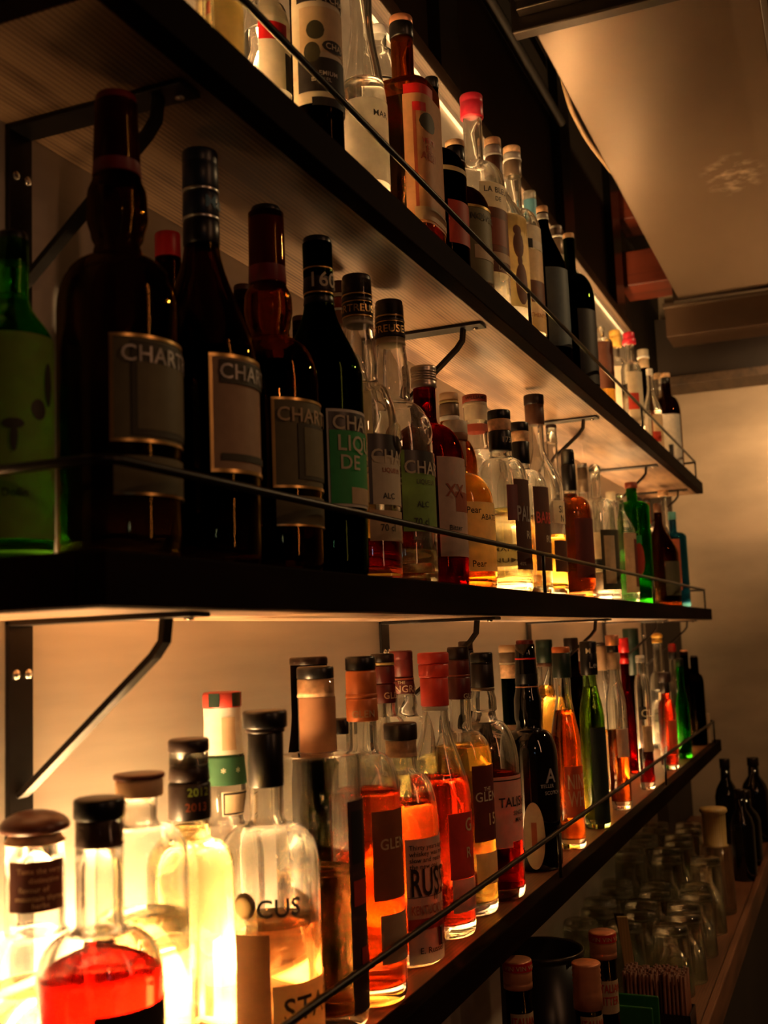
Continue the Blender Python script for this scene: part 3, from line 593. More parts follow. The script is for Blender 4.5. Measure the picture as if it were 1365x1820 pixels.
 dict(sh=1,x=0.1278,y=0.7316,r=0.0418,H=0.3325,g='browngreen',st='s',d='dark bottle with navy silver-ringed capsule, right of the red-capped jug',nk=0.0137,nb=0.2546,sb=0.1594,cap=[(0.3325,0.2998,0.0143,'navy'),(0.2998,0.2975,0.0147,'silver'),(0.2975,0.2771,0.0143,'navy'),(0.2771,0.2748,0.0147,'silver'),(0.2748,0.2546,0.0144,'black')],gt=0.3265,liq=('green_liq',0.5),lab=[(0.1585,0.0687,-0.94,1.92,'paper_brown',[(0,0,0.03,1,'goldline'),(0,0.97,1,1,'goldline'),(0,0,1,0.03,'goldline'),(0.1,0.1,0.9,0.16,'dark_olive'),(0.1,0.75,0.9,0.95,'dark_olive')])],txt=[(0,'CHART',-0.768,0.1451,0.0114,'grey'),(-1,'Mo',-0.819,0.2873,0.0098,'bluetxt')]),
 dict(sh=1,x=0.1265,y=0.842,r=0.0425,H=0.3263,g='amberbrown',st='r',d='amber bottle with bulged neck and black-topped red capsule',nk=0.0157,nb=0.2127,sb=0.1635,cap=[(0.3263,0.3144,0.013,'black'),(0.3155,0.2553,0.0144,'darkred')],gt=0.3203,pts=[(0.2553,0.0163),(0.2441,0.0207),(0.2314,0.0212),(0.2187,0.0192),(0.2127,0.0177)],liq=('brown_liq',0.55),lab=[(0.146,0.0696,-1.08,2.094,'olive_dark',[(0,0,0.03,1,'goldline'),(0,0.97,1,1,'goldline'),(0,0,1,0.03,'goldline'),(0.25,0.1,0.75,0.72,'dark_olive'),(0.32,0.14,0.68,0.68,'olive_dark')]),(0.0633,0.038,-1.03,1.92,'olive_dark',[(0,0,1,0.06,'goldline')])],txt=[(0,'CHARTR',-0.98,0.1316,0.0117,'paper_tan')]),
 dict(sh=1,x=0.1307,y=0.9366,r=0.039,H=0.3281,g='green_dark',st='s',d='near-black green bottle with vivid green label and number band on its neck',nk=0.0143,nb=0.2612,sb=0.1914,cap=[(0.3281,0.2973,0.0138,'black'),(0.2973,0.2951,0.0143,'goldline'),(0.2951,0.2728,0.014,'blackbrown'),(0.2728,0.2706,0.0145,'goldline'),(0.2706,0.2612,0.0143,'black')],gt=0.3221,lab=[(0.1534,0.0634,-1.046,1.92,'paper_white',[(0.03,0.78,1,0.97,'blackbrown'),(0.03,0.03,1,0.78,'greenlab'),(0.3,0.03,1,0.2,'paper_tan')])],txt=[(0,'CHARTREUSE',-0.925,0.1409,0.0133,'paper_cream'),(0,'LIQUEUR',-0.822,0.1221,0.0143,'paper_cream'),(0,'DE',-0.769,0.1044,0.0132,'paper_cream'),(-1,'1605',-1.77,0.2834,0.014,'paper_cream')]),
 dict(sh=1,x=0.1238,y=1.0442,r=0.0371,H=0.3234,g='clear',st='r',d='clear bottle with black-and-cream label and glass seal, first of the two clear sealed bottles',nk=0.0158,nb=0.2144,sb=0.159,cap=[(0.3234,0.3015,0.0151,'blackbrown'),(0.3021,0.3002,0.0157,'goldline'),(0.3002,0.2935,0.0154,'blackbrown'),(0.2942,0.2923,0.0157,'goldline'),(0.2923,0.2783,0.0157,'blackbrown'),(0.279,0.2765,0.0159,'goldline'),(0.2765,0.2687,0.0153,'paper_cream')],gt=0.3174,pts=[(0.2687,0.0159),(0.2457,0.0182),(0.2276,0.0194),(0.2144,0.0188)],liq=('red_liq',0.13),lab=[(0.1484,0.0767,-1.021,1.92,'blackbrown',[(0.05,0,1,0.68,'paper_cream')]),(0.0709,0.0401,-1.041,1.92,'paper_tan',[])],txt=[(0,'CHARTREUSE',-0.96,0.1259,0.014,'paper_cream'),(0,'LIQUEUR',-0.638,0.1118,0.0046,'rust'),(0,'ALC',-0.638,0.0855,0.0058,'ink'),(-1,'CHARTREUSE',-3.582,0.285,0.0077,'goldline'),(1,'70 cl',-0.75,0.0535,0.0069,'ink')],seal=(0.209,0.1472,0.013,0.0175)),
 dict(sh=1,x=0.1043,y=1.1828,r=0.0448,H=0.3367,g='clear',st='r',d='clear bottle with green label and glass seal, second of the two clear sealed bottles',nk=0.017,nb=0.2234,sb=0.1603,cap=[(0.3367,0.317,0.0162,'blackbrown'),(0.3177,0.3156,0.0168,'goldline'),(0.3156,0.3102,0.0165,'blackbrown'),(0.3109,0.3089,0.0168,'goldline'),(0.3089,0.2913,0.0168,'blackbrown'),(0.2913,0.2831,0.0165,'paper_tan')],gt=0.3307,pts=[(0.2831,0.0174),(0.2602,0.0197),(0.2368,0.021),(0.2234,0.0203)],liq=('pale_gold',0.12),lab=[(0.1524,0.0608,-1.05,1.92,'greenlab2',[(0.05,0.72,1,1,'blackbrown')])],txt=[(0,'CHARTREUSE',-0.989,0.1333,0.0149,'paper_cream'),(0,'LIQUEUR',-0.667,0.1169,0.0052,'dark_olive'),(0,'ALC',-0.667,0.0914,0.0065,'ink'),(0,'70 cl',-0.779,0.0719,0.0078,'ink'),(-1,'CHARTREUSE',-4.262,0.3,0.0086,'goldline')],seal=(-0.22,0.1802,0.013,0.0196)),
 dict(sh=1,x=0.1094,y=1.2763,r=0.0456,H=0.2777,g='redamber',st='r',d='deep red bottle with silver screw cap, right of the clear sealed pair',nk=0.0139,nb=0.2121,sb=0.1536,cap=[(0.2777,0.2498,0.0161,'silverwarm','screw')],gt=0.2717,liq=('red_liq',0.85),lab=[(0.1578,0.0375,-0.967,1.745,'paper_pink',[(0.3,0.45,0.85,0.65,'rust')])],txt=[(0,'XX',-0.753,0.1172,0.0152,'rust'),(0,'Bitter',-0.696,0.072,0.0062,'ink')]),
 dict(sh=1,x=0.075,y=1.4696,r=0.0357,H=0.2855,g='amber',st='r',d='bottle with tan top and grey band, in the back row behind the red bottle',nk=0.0135,nb=0.2288,sb=0.1806,cap=[(0.2855,0.2741,0.0136,'tan'),(0.2741,0.2701,0.0139,'paper_yellow'),(0.2701,0.2522,0.0139,'greybrown'),(0.2522,0.245,0.0143,'white')],gt=0.2795,lab=[(0.1646,0.0616,-1.546,2.443,'paper_tan',[])]),
 dict(sh=1,x=0.1154,y=1.3713,r=0.0461,H=0.2239,g='clear',st='r',d='bottle with yellow handwritten label and copper-coloured neck',nk=0.0118,nb=0.1625,sb=0.1083,cap=[(0.2239,0.2066,0.0163,'cream_cap'),(0.2081,0.1976,0.0163,'copperlab'),(0.1976,0.164,0.0133,'copperlab')],gt=0.2179,liq=('gold_liq',0.7),lab=[(0.112,0.0238,-1.126,1.92,'paper_yellow',[])],txt=[(0,'Pear',-1.045,0.1016,0.0081,'ink'),(0,'ABATE',-0.603,0.0928,0.0073,'ink'),(0,'Pear',-0.942,0.0333,0.008,'ink')]),
 dict(sh=1,x=0.076,y=1.5873,r=0.0493,H=0.3045,g='clear',st='r',d='clear bottle with a red-striped neck and red-brown stopper over cream cork',nk=0.0178,nb=0.2301,sb=0.1616,cap=[(0.3045,0.2932,0.0188,'redbrown'),(0.2932,0.2872,0.0179,'paper_cream')],gt=0.2906,liq=('pale_gold',0.1),lab=[(0.2586,0.2474,-2.836,6.248,'redstripe',[]),(0.2872,0.2646,-2.385,5.236,'paper_cream',[]),(0.0727,0.0382,-0.854,1.396,'paper_cream',[])],txt=[(2,'MANZANA',-0.742,0.0642,0.0059,'ink'),(2,'NUMERO',-0.742,0.0474,0.0067,'ink'),(-1,'WILLIAMS',-2.041,0.2984,0.0051,'ink')]),
 dict(sh=1,x=0.1329,y=1.5184,r=0.0367,H=0.2623,g='clear',st='r',d='black-capped bottle with cork ring and brown label with tall grey letters',nk=0.0153,nb=0.1993,sb=0.1555,cap=[(0.2623,0.2492,0.0166,'black'),(0.2492,0.232,0.0165,'cork'),(0.2328,0.2034,0.0165,'black')],gt=0.2563,liq=('pale_gold',0.45),lab=[(0.1587,0.0319,-0.853,1.571,'brownlabel',[]),(0.1506,0.1006,-1.136,0.436,'darkred',[])],txt=[(0,'PALM',-0.786,0.1103,0.0216,'grey',0.5),(0,'RUM',-0.359,0.0806,0.0112,'paper_cream'),(0,'40%',-0.763,0.0399,0.0048,'paper_cream'),(-1,'1731',-1.186,0.2181,0.008,'paper_cream')]),
 dict(sh=1,x=0.1093,y=1.7103,r=0.0407,H=0.2798,g='clear',st='r',d='black-capped bottle with brown label and tall red letters',nk=0.0139,nb=0.2086,sb=0.1651,cap=[(0.2798,0.2651,0.0153,'black'),(0.2651,0.2478,0.0153,'cork'),(0.2487,0.2122,0.0148,'black')],gt=0.2738,liq=('pale_gold',0.45),lab=[(0.1714,0.0396,-0.892,1.571,'brownlabel',[])],txt=[(0,'BARB',-0.837,0.1228,0.0179,'redtxt',0.6),(0,'RUM',-0.377,0.0896,0.0107,'paper_cream')]),
 dict(sh=1,x=0.1141,y=1.7943,r=0.0404,H=0.3403,g='clear',st='s',d='tall clear-necked bottle with brown stopper rising above its neighbours on the middle shelf',nk=0.0141,nb=0.2523,sb=0.1793,cap=[(0.3403,0.323,0.017,'blackbrown'),(0.324,0.2885,0.016,'brown')],gt=0.3343,liq=('gold_liq',0.3),lab=[(0.1577,0.1202,-0.736,1.047,'paper_cream',[]),(0.0921,0.041,-0.795,1.222,'brownlabel',[])],txt=[(0,'SI',-0.47,0.1436,0.0112,'ink'),(0,'N',-0.391,0.1286,0.0112,'ink')]),
 dict(sh=1,x=0.0726,y=2.0755,r=0.0426,H=0.3406,g='clear',st='s',d='bottle with a tall white paper label bearing one brush-painted character',nk=0.0102,nb=0.2541,sb=0.1782,cap=[(0.3406,0.334,0.0103,'blackbrown'),(0.334,0.3033,0.0097,'crystal')],gt=0.3346,liq=('gold_liq',0.3),lab=[(0.1351,0.0101,-0.975,1.571,'paper_cream',[(0,0.84,0.55,1,'paper_white')])],txt=[(0,'春',-0.75,0.0569,0.0213,'ink')]),
 dict(sh=1,x=0.1287,y=1.9567,r=0.037,H=0.2695,g='clear',st='r',d='bottle of dark red-brown spirit with long black capsule on the middle shelf',nk=0.0121,nb=0.1898,sb=0.1523,cap=[(0.2695,0.2428,0.0111,'black'),(0.2428,0.1949,0.0126,'black')],gt=0.2635,liq=('brown_liq',0.7),lab=[(0.1422,0.0367,-1.195,1.745,'darkredlab',[])]),
 dict(sh=1,x=0.0654,y=2.3653,r=0.0389,H=0.3053,g='clear',st='r',d='clear bottle with long grey capsule and black-striped label',nk=0.0109,nb=0.2305,sb=0.1817,cap=[(0.3053,0.2954,0.0109,'silver'),(0.2954,0.2415,0.0103,'greybrown')],gt=0.2993,liq=('clear_liq',0.3),lab=[(0.1514,0.0429,-1.258,1.745,'paper_tan',[(0.1,0.2,0.9,0.45,'ink')])]),
 dict(sh=1,x=0.1322,y=2.1695,r=0.0376,H=0.2717,g='clear',st='r',d='clear decanter bottle with sloping shoulders and cut-glass stopper',nk=0.01,nb=0.2078,sb=0.1744,cap=[(0.2717,0.2492,0.0122,'crystal','ball')],gt=0.2657,liq=('clear_liq',0.2),lab=[(0.1378,0.0222,-1.268,1.571,'dark_olive',[(0.1,0.1,0.5,0.9,'paper_tan')])]),
 dict(sh=1,x=0.0605,y=2.6928,r=0.034,H=0.2801,g='clear',st='r',d='pale capped clear bottle, just left of the green bottle of the middle shelf, back row',nk=0.0095,nb=0.2374,sb=0.1962,cap=[(0.2801,0.258,0.0123,'paper_cream')],gt=0.2741,liq=('clear_liq',0.5),lab=[(0.162,0.0398,-1.482,2.094,'paper_tan',[])]),
 dict(sh=1,x=0.111,y=2.5344,r=0.0304,H=0.2532,g='clear',st='s',d='clear bottle with dark red and tan label, pressed against the green bottle',nk=0.0083,nb=0.2183,sb=0.1669,cap=[(0.2532,0.2377,0.009,'crystal')],gt=0.2472,liq=('clear_liq',0.5),lab=[(0.1605,0.0266,-1.289,2.094,'paper_brown',[(0.4,0.1,1,0.9,'darkredlab')])]),
 dict(sh=1,x=0.1258,y=2.6048,r=0.0386,H=0.286,g='green',st='r',d='emerald green bottle with red oval seal and brown stopper',nk=0.0118,nb=0.2436,sb=0.2251,cap=[(0.286,0.2714,0.0144,'redbrown')],gt=0.28,lab=[(0.158,0.1383,-1.5,0.524,'greenlab',[]),(0.1409,0.0678,-1.449,0.593,'redlabel~',[])]),
 dict(sh=1,x=0.0745,y=3.1361,r=0.0387,H=0.3081,g='clear',st='r',d='clear bottle with thin red neck strip, directly behind the green one',nk=0.0086,nb=0.2307,sb=0.1992,cap=[(0.3081,0.2955,0.011,'blackbrown'),(0.2955,0.2354,0.0071,'redlabel')],gt=0.3021,liq=('clear_liq',0.4),lab=[(0.1757,0.0352,-1.512,1.745,'paper_tan',[])]),
 dict(sh=1,x=0.124,y=2.9958,r=0.0458,H=0.2759,g='brown',st='s',d='dark brown slope-shouldered bottle right of the green bottle',nk=0.0104,nb=0.2232,sb=0.141,cap=[(0.2759,0.2503,0.0105,'brown')],gt=0.2699,lab=[(0.1186,0.0296,-1.219,1.396,'dark_olive',[])]),
 dict(sh=1,x=0.1032,y=3.2548,r=0.0367,H=0.3409,g='clear',st='r',d='long-necked clear bottle with pale round cork near the far end of the middle shelf',nk=0.0097,nb=0.2381,sb=0.1894,cap=[(0.3409,0.3229,0.0154,'cork')],gt=0.3349,liq=('clear_liq',0.6),lab=[(0.1732,0.0523,-1.426,1.92,'paper_tan',[])]),
 dict(sh=1,x=0.134,y=3.1853,r=0.0352,H=0.2699,g='blue',st='r',d='blue bottle with teal cap, last on the middle shelf',nk=0.0102,nb=0.2143,sb=0.1969,cap=[(0.2699,0.2477,0.0111,'teal')],gt=0.2639,lab=[(0.1906,0.0489,-2.208,1.222,'rust',[])]),
 dict(sh=1,x=0.0639,y=0.7813,r=0.0359,H=0.2937,g='brown',st='s',d='dark bottle with bright red cap in the back row, left of the navy capsule',nk=0.011,nb=0.2422,sb=0.1932,cap=[(0.2937,0.2708,0.0111,'red')],gt=0.2877),
 dict(sh=1,x=0.0723,y=0.8944,r=0.0295,H=0.2791,g='dark',st='s',d='dark bottle with brown cap in the back row, left of the amber bulged-neck bottle',nk=0.009,nb=0.2398,sb=0.202,cap=[(0.2791,0.2616,0.009,'brown')],gt=0.2731),
 dict(sh=1,x=0.084,y=0.9888,r=0.0279,H=0.2718,g='dark',st='s',d='small brown-capped bottle in the back row left of the number-banded bottle',nk=0.008,nb=0.2384,sb=0.1977,cap=[(0.2718,0.2559,0.008,'brown')],gt=0.2658),
 dict(sh=1,x=0.0768,y=1.1014,r=0.0337,H=0.3409,g='clear',st='r',d='bottle with red and white ribbed neck, half hidden behind the number-banded bottle',nk=0.01,nb=0.2654,sb=0.2208,cap=[(0.3409,0.3266,0.0107,'brown'),(0.3266,0.3221,0.011,'paper_cream'),(0.3221,0.3092,0.011,'redbrown'),(0.3092,0.3066,0.0113,'white'),(0.3066,0.2911,0.0107,'copperlab')],gt=0.3349,liq=('gold_liq',0.55),lab=[(0.2144,0.089,-1.449,2.618,'paper_yellow',[])]),
 dict(sh=0,x=0.06,y=0.6158,r=0.0332,H=0.2267,g='clear',st='r',d='wide-necked bottle with domed mahogany stopper in the lower left corner',nk=0.0195,nb=0.1536,sb=0.1212,cap=[(0.2267,0.212,0.0231,'mahogany','dome'),(0.212,0.2054,0.0166,'cork')],gt=0.2061,liq=('pale_gold',0.5),lab=[(0.1958,0.1638,-1.8,2.007,'darkbrownlab',[])],txt=[(0,'Taste the very',-1.455,0.19,0.0034,'tan'),(0,'distinctive',-1.074,0.1841,0.0034,'tan'),(0,'flavour of',-1.396,0.1783,0.0034,'tan'),(0,'mountain thyme',-1.516,0.1728,0.0034,'tan'),(0,'herbs',-0.973,0.1681,0.0034,'tan')]),
 dict(sh=0,x=0.1309,y=0.5913,r=0.0385,H=0.2396,g='clear',st='r',d='large round-shouldered bottle of red liquid with flat black cap, front of the lower shelf',nk=0.0147,nb=0.1636,sb=0.1317,cap=[(0.2396,0.2268,0.0159,'black'),(0.2268,0.223,0.0092,'brown'),(0.2237,0.2099,0.0124,'brown')],gt=0.2257,liq=('red_liq2',0.57),lab=[(0.1183,0.0476,-1.025,2.094,'blackbrown',[(0.3,0.3,0.8,0.36,'brownpic')])]),
 dict(sh=0,x=0.1015,y=0.6762,r=0.0343,H=0.2439,g='clear',st='r',d='cut-glass bottle with wooden stopper glowing in front of the light strip',nk=0.0123,nb=0.2127,sb=0.1837,cap=[(0.2439,0.2404,0.018,'mahogany'),(0.2404,0.2279,0.0168,'tan')],gt=0.2286,liq=('pale_gold',0.6)),
 dict(sh=0,x=0.098,y=0.7465,r=0.0327,H=0.2617,g='clear',st='r',d='clear bottle with long black neck wrap, right of the glowing wooden-stoppered bottle',nk=0.015,nb=0.189,sb=0.1639,cap=[(0.2617,0.2514,0.0156,'blackbrown'),(0.2417,0.2298,0.0151,'blackbrown'),(0.2289,0.2011,0.0162,'blackbrown')],gt=0.2527,liq=('pale_gold',0.75),lab=[(0.1411,0.0513,-1.524,0.489,'frost',[])],txt=[(-1,'2012',-1.101,0.2226,0.006,'olive_green'),(-1,'2013',-1.202,0.2116,0.006,'rust')]),
 dict(sh=0,x=0.0597,y=0.8609,r=0.0332,H=0.2915,g='clear',st='r',d='bottle with red and green striped cap and starred green neck band',nk=0.0162,nb=0.185,sb=0.1469,cap=[(0.2915,0.2778,0.0169,'redgreen')],gt=0.2783,pts=[(0.2778,0.0168),(0.2573,0.0158),(0.2379,0.0177),(0.209,0.0196)],lab=[(0.2778,0.2379,-2.4,2.967,'paper_white',[(0.45,0.1,0.7,0.8,'paper_tan')]),(0.2355,0.2123,-2.601,6.248,'greenband',[]),(0.207,0.1864,-1.13,1.396,'paper_cream',[(0.05,0.05,0.95,0.95,'ink'),(0.1,0.12,0.9,0.88,'paper_tan')])],txt=[(1,'*   *',-1.13,0.2234,0.0069,'paper_cream')]),
 dict(sh=0,x=0.1251,y=0.819,r=0.0413,H=0.2776,g='clear',st='r',d='stout round-shouldered clear bottle with black capsule, tan label and round tag on its shoulder',nk=0.0137,nb=0.193,sb=0.1552,cap=[(0.2776,0.2634,0.0185,'black'),(0.2643,0.2598,0.0162,'blackbrown'),(0.2607,0.2164,0.0146,'black')],gt=0.2616,liq=('amber_light',0.4),lab=[(0.1089,0.0052,-2.392,1.309,'brownpic',[(0,0.9,0.35,1,'blackbrown'),(0.3,0.3,0.5,0.45,'paper_brown')]),(0.0706,0.0137,-1.047,1.92,'paper_brown',[])],txt=[(1,'STARW',-0.865,0.0524,0.0171,'blackbrown'),(-1,'CUS',-1.319,0.1287,0.0136,'ink')],seal=(-1.54,0.1309,0.0091,0.01,'greybrown')),
 dict(sh=0,x=0.0733,y=1.0059,r=0.0266,H=0.3175,g='dark',st='s',d='black flared bottle standing behind the copper-necked flat-shouldered bottle',nk=0.0184,nb=0.261,sb=0.1899,cap=[(0.3175,0.3097,0.0191,'blackbrown')],gt=0.3108),
 dict(sh=0,x=0.1238,y=0.9179,r=0.0388,H=0.3099,g='clear',st='f',d='flat-shouldered clear bottle with copper neck, amber liquid and dark floral label',nk=0.0167,nb=0.2345,sb=0.2211,cap=[(0.3099,0.2987,0.0169,'black'),(0.2987,0.2821,0.0148,'cork')],gt=0.2982,liq=('amber_light',0.42),lab=[(0.1924,0.0137,-0.444,1.047,'floral',[(0.1,0.7,0.5,0.95,'ink'),(0.1,0.5,0.6,0.62,'redlabel'),(0.3,0.2,0.7,0.3,'redlabel')]),(0.2821,0.2345,-2.232,5.236,'copperlab',[])]),
 dict(sh=0,x=0.1356,y=0.9928,r=0.0339,H=0.3166,g='clear',st='r',d='bottle with orange capsule and brown slanted label on the lower shelf',nk=0.0135,nb=0.2321,sb=0.1862,cap=[(0.3166,0.3031,0.0147,'black'),(0.3031,0.28,0.0147,'copperorange'),(0.2811,0.2773,0.0154,'copperorange'),(0.2773,0.2549,0.0152,'copperorange')],gt=0.3106,liq=('amber_pink',0.6),lab=[(0.1741,0.0937,-1.002,1.745,'rustlabel',[]),(0.0809,0.0375,-0.848,1.222,'paper_brown',[])],txt=[(0,'GLEN',-0.795,0.1439,0.0096,'tan'),(-1,'GLEN',-1.796,0.2624,0.0065,'tan')]),
 dict(sh=0,x=0.0801,y=1.0647,r=0.0294,H=0.2525,g='clear',st='r',d='small dark-capped clear bottle half hidden left of the orange capsule bottle',nk=0.0076,nb=0.2192,sb=0.1822,cap=[(0.2525,0.2364,0.0088,'blackbrown')],gt=0.2465,liq=('gold_liq',0.5)),
 dict(sh=0,x=0.1236,y=1.1185,r=0.0366,H=0.2432,g='clear',st='r',d='stout bottle with brown stopper and pale label of large dark capital letters',nk=0.0167,nb=0.2002,sb=0.1453,cap=[(0.2432,0.2255,0.018,'blackbrown'),(0.2255,0.2078,0.015,'cork')],gt=0.2261,liq=('amber_pink',0.66),lab=[(0.1274,0.0034,-1.186,2.269,'paper_pink',[(0,0.27,1,0.36,'redlabel'),(0,0.53,1,0.535,'ink'),(0.45,0.12,0.5,0.26,'ink')])],txt=[(0,'RUSSELL',-1.086,0.0847,0.0272,'blackbrown',0.5),(0,'KENTUCKY ST',-1.086,0.0573,0.0088,'rust',0.55),(0,'Thirty years ago this',-1.086,0.1193,0.0047,'ink'),(0,'whiskey was made',-1.086,0.1129,0.0047,'ink'),(0,'slow and rested in',-1.086,0.1066,0.0047,'ink'),(0,'the new oak',-1.086,0.1003,0.0047,'ink'),(0,'III',-0.382,0.0687,0.0059,'ink'),(0,'10',-0.382,0.0288,0.0188,'darkred'),(0,'E. Russell',-0.881,0.0175,0.0059,'ink')]),
 dict(sh=0,x=0.0646,y=1.2751,r=0.0377,H=0.3178,g='clear',st='r',d='pale bottle with maroon lettered capsule in the back row of the lower shelf',nk=0.0137,nb=0.2579,sb=0.2007,cap=[(0.3178,0.285,0.0145,'darkmaroon'),(0.285,0.2823,0.0151,'redbrown'),(0.2823,0.266,0.0151,'darkmaroon')],gt=0.3118,pts=[(0.266,0.0151),(0.2613,0.0171),(0.2532,0.0178),(0.2464,0.0164)],liq=('pale_gold',0.6),txt=[(-1,'GLENGRANT',-3.06,0.2721,0.0082,'paper_cream'),(-1,'THE',-1.494,0.2796,0.0034,'paper_cream')]),
 dict(sh=0,x=0.0829,y=1.1729,r=0.028,H=0.3164,g='clear',st='r',d='black-topped maroon-capsuled bottle in the back row, right of the orange capsule',nk=0.0127,nb=0.2547,sb=0.2049,cap=[(0.3164,0.3062,0.0134,'blackbrown'),(0.3062,0.3031,0.0137,'paper_yellow'),(0.3031,0.2829,0.0134,'darkmaroon'),(0.2829,0.261,0.0137,'darkmaroon')],gt=0.3104,liq=('pale_gold',0.6),txt=[(-1,'GLEN',-1.172,0.2697,0.007,'tan')]),
 dict(sh=0,x=0.1244,y=1.226,r=0.0363,H=0.315,g='clear',st='s',d='tall coral-red capsuled bottle of coral liquid, right of the stout lettered bottle',nk=0.0149,nb=0.2408,sb=0.155,cap=[(0.315,0.3021,0.0183,'coral'),(0.3021,0.2878,0.0176,'coral'),(0.2891,0.2865,0.017,'coral'),(0.2865,0.2537,0.0163,'coral'),(0.2537,0.2485,0.0153,'paper_white')],gt=0.309,liq=('coral_liq',0.55),lab=[(0.1361,0.0643,-0.965,1.745,'redlabel2',[]),(0.0643,0.029,-0.913,1.658,'paper_pink',[])],txt=[(0,'G',-0.369,0.1223,0.0141,'tan'),(0,'R',-0.369,0.0923,0.0115,'tan')]),
 dict(sh=0,x=0.1195,y=1.3294,r=0.0361,H=0.3196,g='clear',st='r',d='bottle with maroon capsule and dark maroon label, right of the coral-capsuled one',nk=0.0133,nb=0.2226,sb=0.1815,cap=[(0.3196,0.3043,0.0134,'blackbrown'),(0.3043,0.2848,0.0133,'darkmaroon'),(0.2855,0.2827,0.014,'redbrown'),(0.2827,0.255,0.014,'darkmaroon')],gt=0.3136,liq=('gold_liq',0.62),lab=[(0.1761,0.0867,-0.956,1.484,'darkmaroon2',[]),(0.0733,0.0365,-0.935,1.396,'paper_tan',[])],txt=[(0,'GLENO',-0.882,0.1394,0.0111,'paper_cream'),(0,'THE',-0.532,0.1482,0.0049,'paper_cream'),(0,'15',-0.436,0.1123,0.0138,'tan'),(-1,'GLEN',-0.935,0.2592,0.0063,'paper_cream')]),
 dict(sh=0,x=0.0637,y=1.5271,r=0.0363,H=0.3256,g='dark',st='r',d='dark bottle with slim navy capsule, half hidden behind the maroon capsule',nk=0.0104,nb=0.2301,sb=0.1829,cap=[(0.3256,0.3136,0.0105,'blackbrown'),(0.3136,0.246,0.0113,'navy')],gt=0.3196),
 dict(sh=0,x=0.1238,y=1.4111,r=0.0426,H=0.3105,g='clear',st='r',d='bottle with cream label, black capsule with red flames and deep red liquid',nk=0.0147,nb=0.2339,sb=0.1617,cap=[(0.3105,0.2973,0.0148,'black'),(0.2966,0.2652,0.0148,'blackbrown'),(0.2652,0.2608,0.0155,'greybrown')],gt=0.3045,pts=[(0.2608,0.0147),(0.2484,0.0169),(0.2361,0.0169)],liq=('red_liq',0.5),lab=[(0.1539,0.0727,-1.11,1.92,'paper_pink',[(0,0.93,1,0.95,'ink'),(0,-0.08,0.3,0.02,'paper_pink'),(0.55,-0.14,0.8,0.02,'paper_pink')])],txt=[(0,'TALISKER',-0.955,0.1224,0.0117,'ink',0.85),(0,'SINGLE',-0.485,0.1082,0.0051,'ink'),(0,'MALT',-0.412,0.0996,0.0051,'ink')]),
 dict(sh=0,x=0.0705,y=1.7122,r=0.0423,H=0.3163,g='green_dark',st='r',d='dark green bottle with layered tan capsule in the back row, beside the red-capped black bottle',nk=0.0119,nb=0.191,sb=0.1563,cap=[(0.3163,0.3049,0.0138,'tan'),(0.3049,0.289,0.0133,'greybrown'),(0.289,0.2863,0.0138,'paper_cream'),(0.2863,0.2644,0.0129,'cork')],gt=0.3103,lab=[(0.1927,0.1753,-2.854,5.236,'paper_pink',[])]),
 dict(sh=0,x=0.1308,y=1.5992,r=0.039,H=0.3238,g='black',st='r',d='glossy black bottle with red cap and tan oval label on the lower shelf',nk=0.0147,nb=0.2,sb=0.1558,cap=[(0.3238,0.3041,0.0128,'darkred'),(0.3041,0.2951,0.0136,'red'),(0.2951,0.26,0.0148,'black'),(0.26,0.2551,0.0156,'copper')],gt=0.3178,pts=[(0.2551,0.0164),(0.2364,0.0197),(0.2121,0.0201),(0.2016,0.018)],lab=[(0.0959,-0.013,-1.71,0.803,'paper_brown~',[(0.38,0.3,0.62,0.7,'rust')])],txt=[(-1,'A',-0.775,0.1317,0.0196,'grey'),(-1,'TELLER',-0.994,0.1174,0.0049,'grey'),(-1,'SCOTCH',-0.832,0.1078,0.0049,'grey')]),
 dict(sh=0,x=0.0717,y=1.9361,r=0.0437,H=0.3221,g='clear',st='r',d='amber bottle with dark green cap, right behind the black red-capped bottle',nk=0.0138,nb=0.2307,sb=0.1722,cap=[(0.3221,0.2816,0.0149,'greencap'),(0.2816,0.2748,0.0139,'brown')],gt=0.3161,liq=('gold_liq',0.75)),
 dict(sh=0,x=0.1466,y=1.7516,r=0.0232,H=0.3104,g='clear',st='s',d='slim amber bottle with tall pale letters on its orange label',nk=0.0124,nb=0.2353,sb=0.161,cap=[(0.3104,0.3006,0.0143,'copperorange'),(0.3015,0.2617,0.0147,'greencap')],gt=0.3044,liq=('amber_liq',0.68),lab=[(0.1263,0.0488,-1.531,1.92,'redorange',[])],txt=[(0,'NINE',-1.38,0.103,0.022,'paper_tan',0.5),(0,'WHISKY',-1.35,0.0771,0.0229,'paper_tan',0.5)]),
 dict(sh=0,x=0.067,y=2.2073,r=0.0237,H=0.2751,g='brown',st='s',d='brown bottle with orange neck and plain tan label on the lower shelf',nk=0.0111,nb=0.2045,sb=0.1168,cap=[(0.2751,0.2574,0.0123,'copperorange'),(0.2574,0.2375,0.0112,'copperorange'),(0.2364,0.2133,0.0123,'black')],gt=0.2691,lab=[(0.0322,-0.056,-1.444,1.92,'paper_brown',[])]),
 dict(sh=0,x=0.1485,y=1.9407,r=0.0213,H=0.3163,g='green_clear',st='s',d='green-footed bottle with wide black capsule and black label on the lower shelf',nk=0.0117,nb=0.2484,sb=0.1857,cap=[(0.3163,0.258,0.0147,'black')],gt=0.3103,liq=('green_liq',0.75),lab=[(0.1694,0.0082,-1.555,1.92,'blackgreen',[])],txt=[(-1,'M',-1.658,0.2998,0.0088,'paper_cream'),(-1,'Lev',-1.354,0.2755,0.0098,'grey')]),
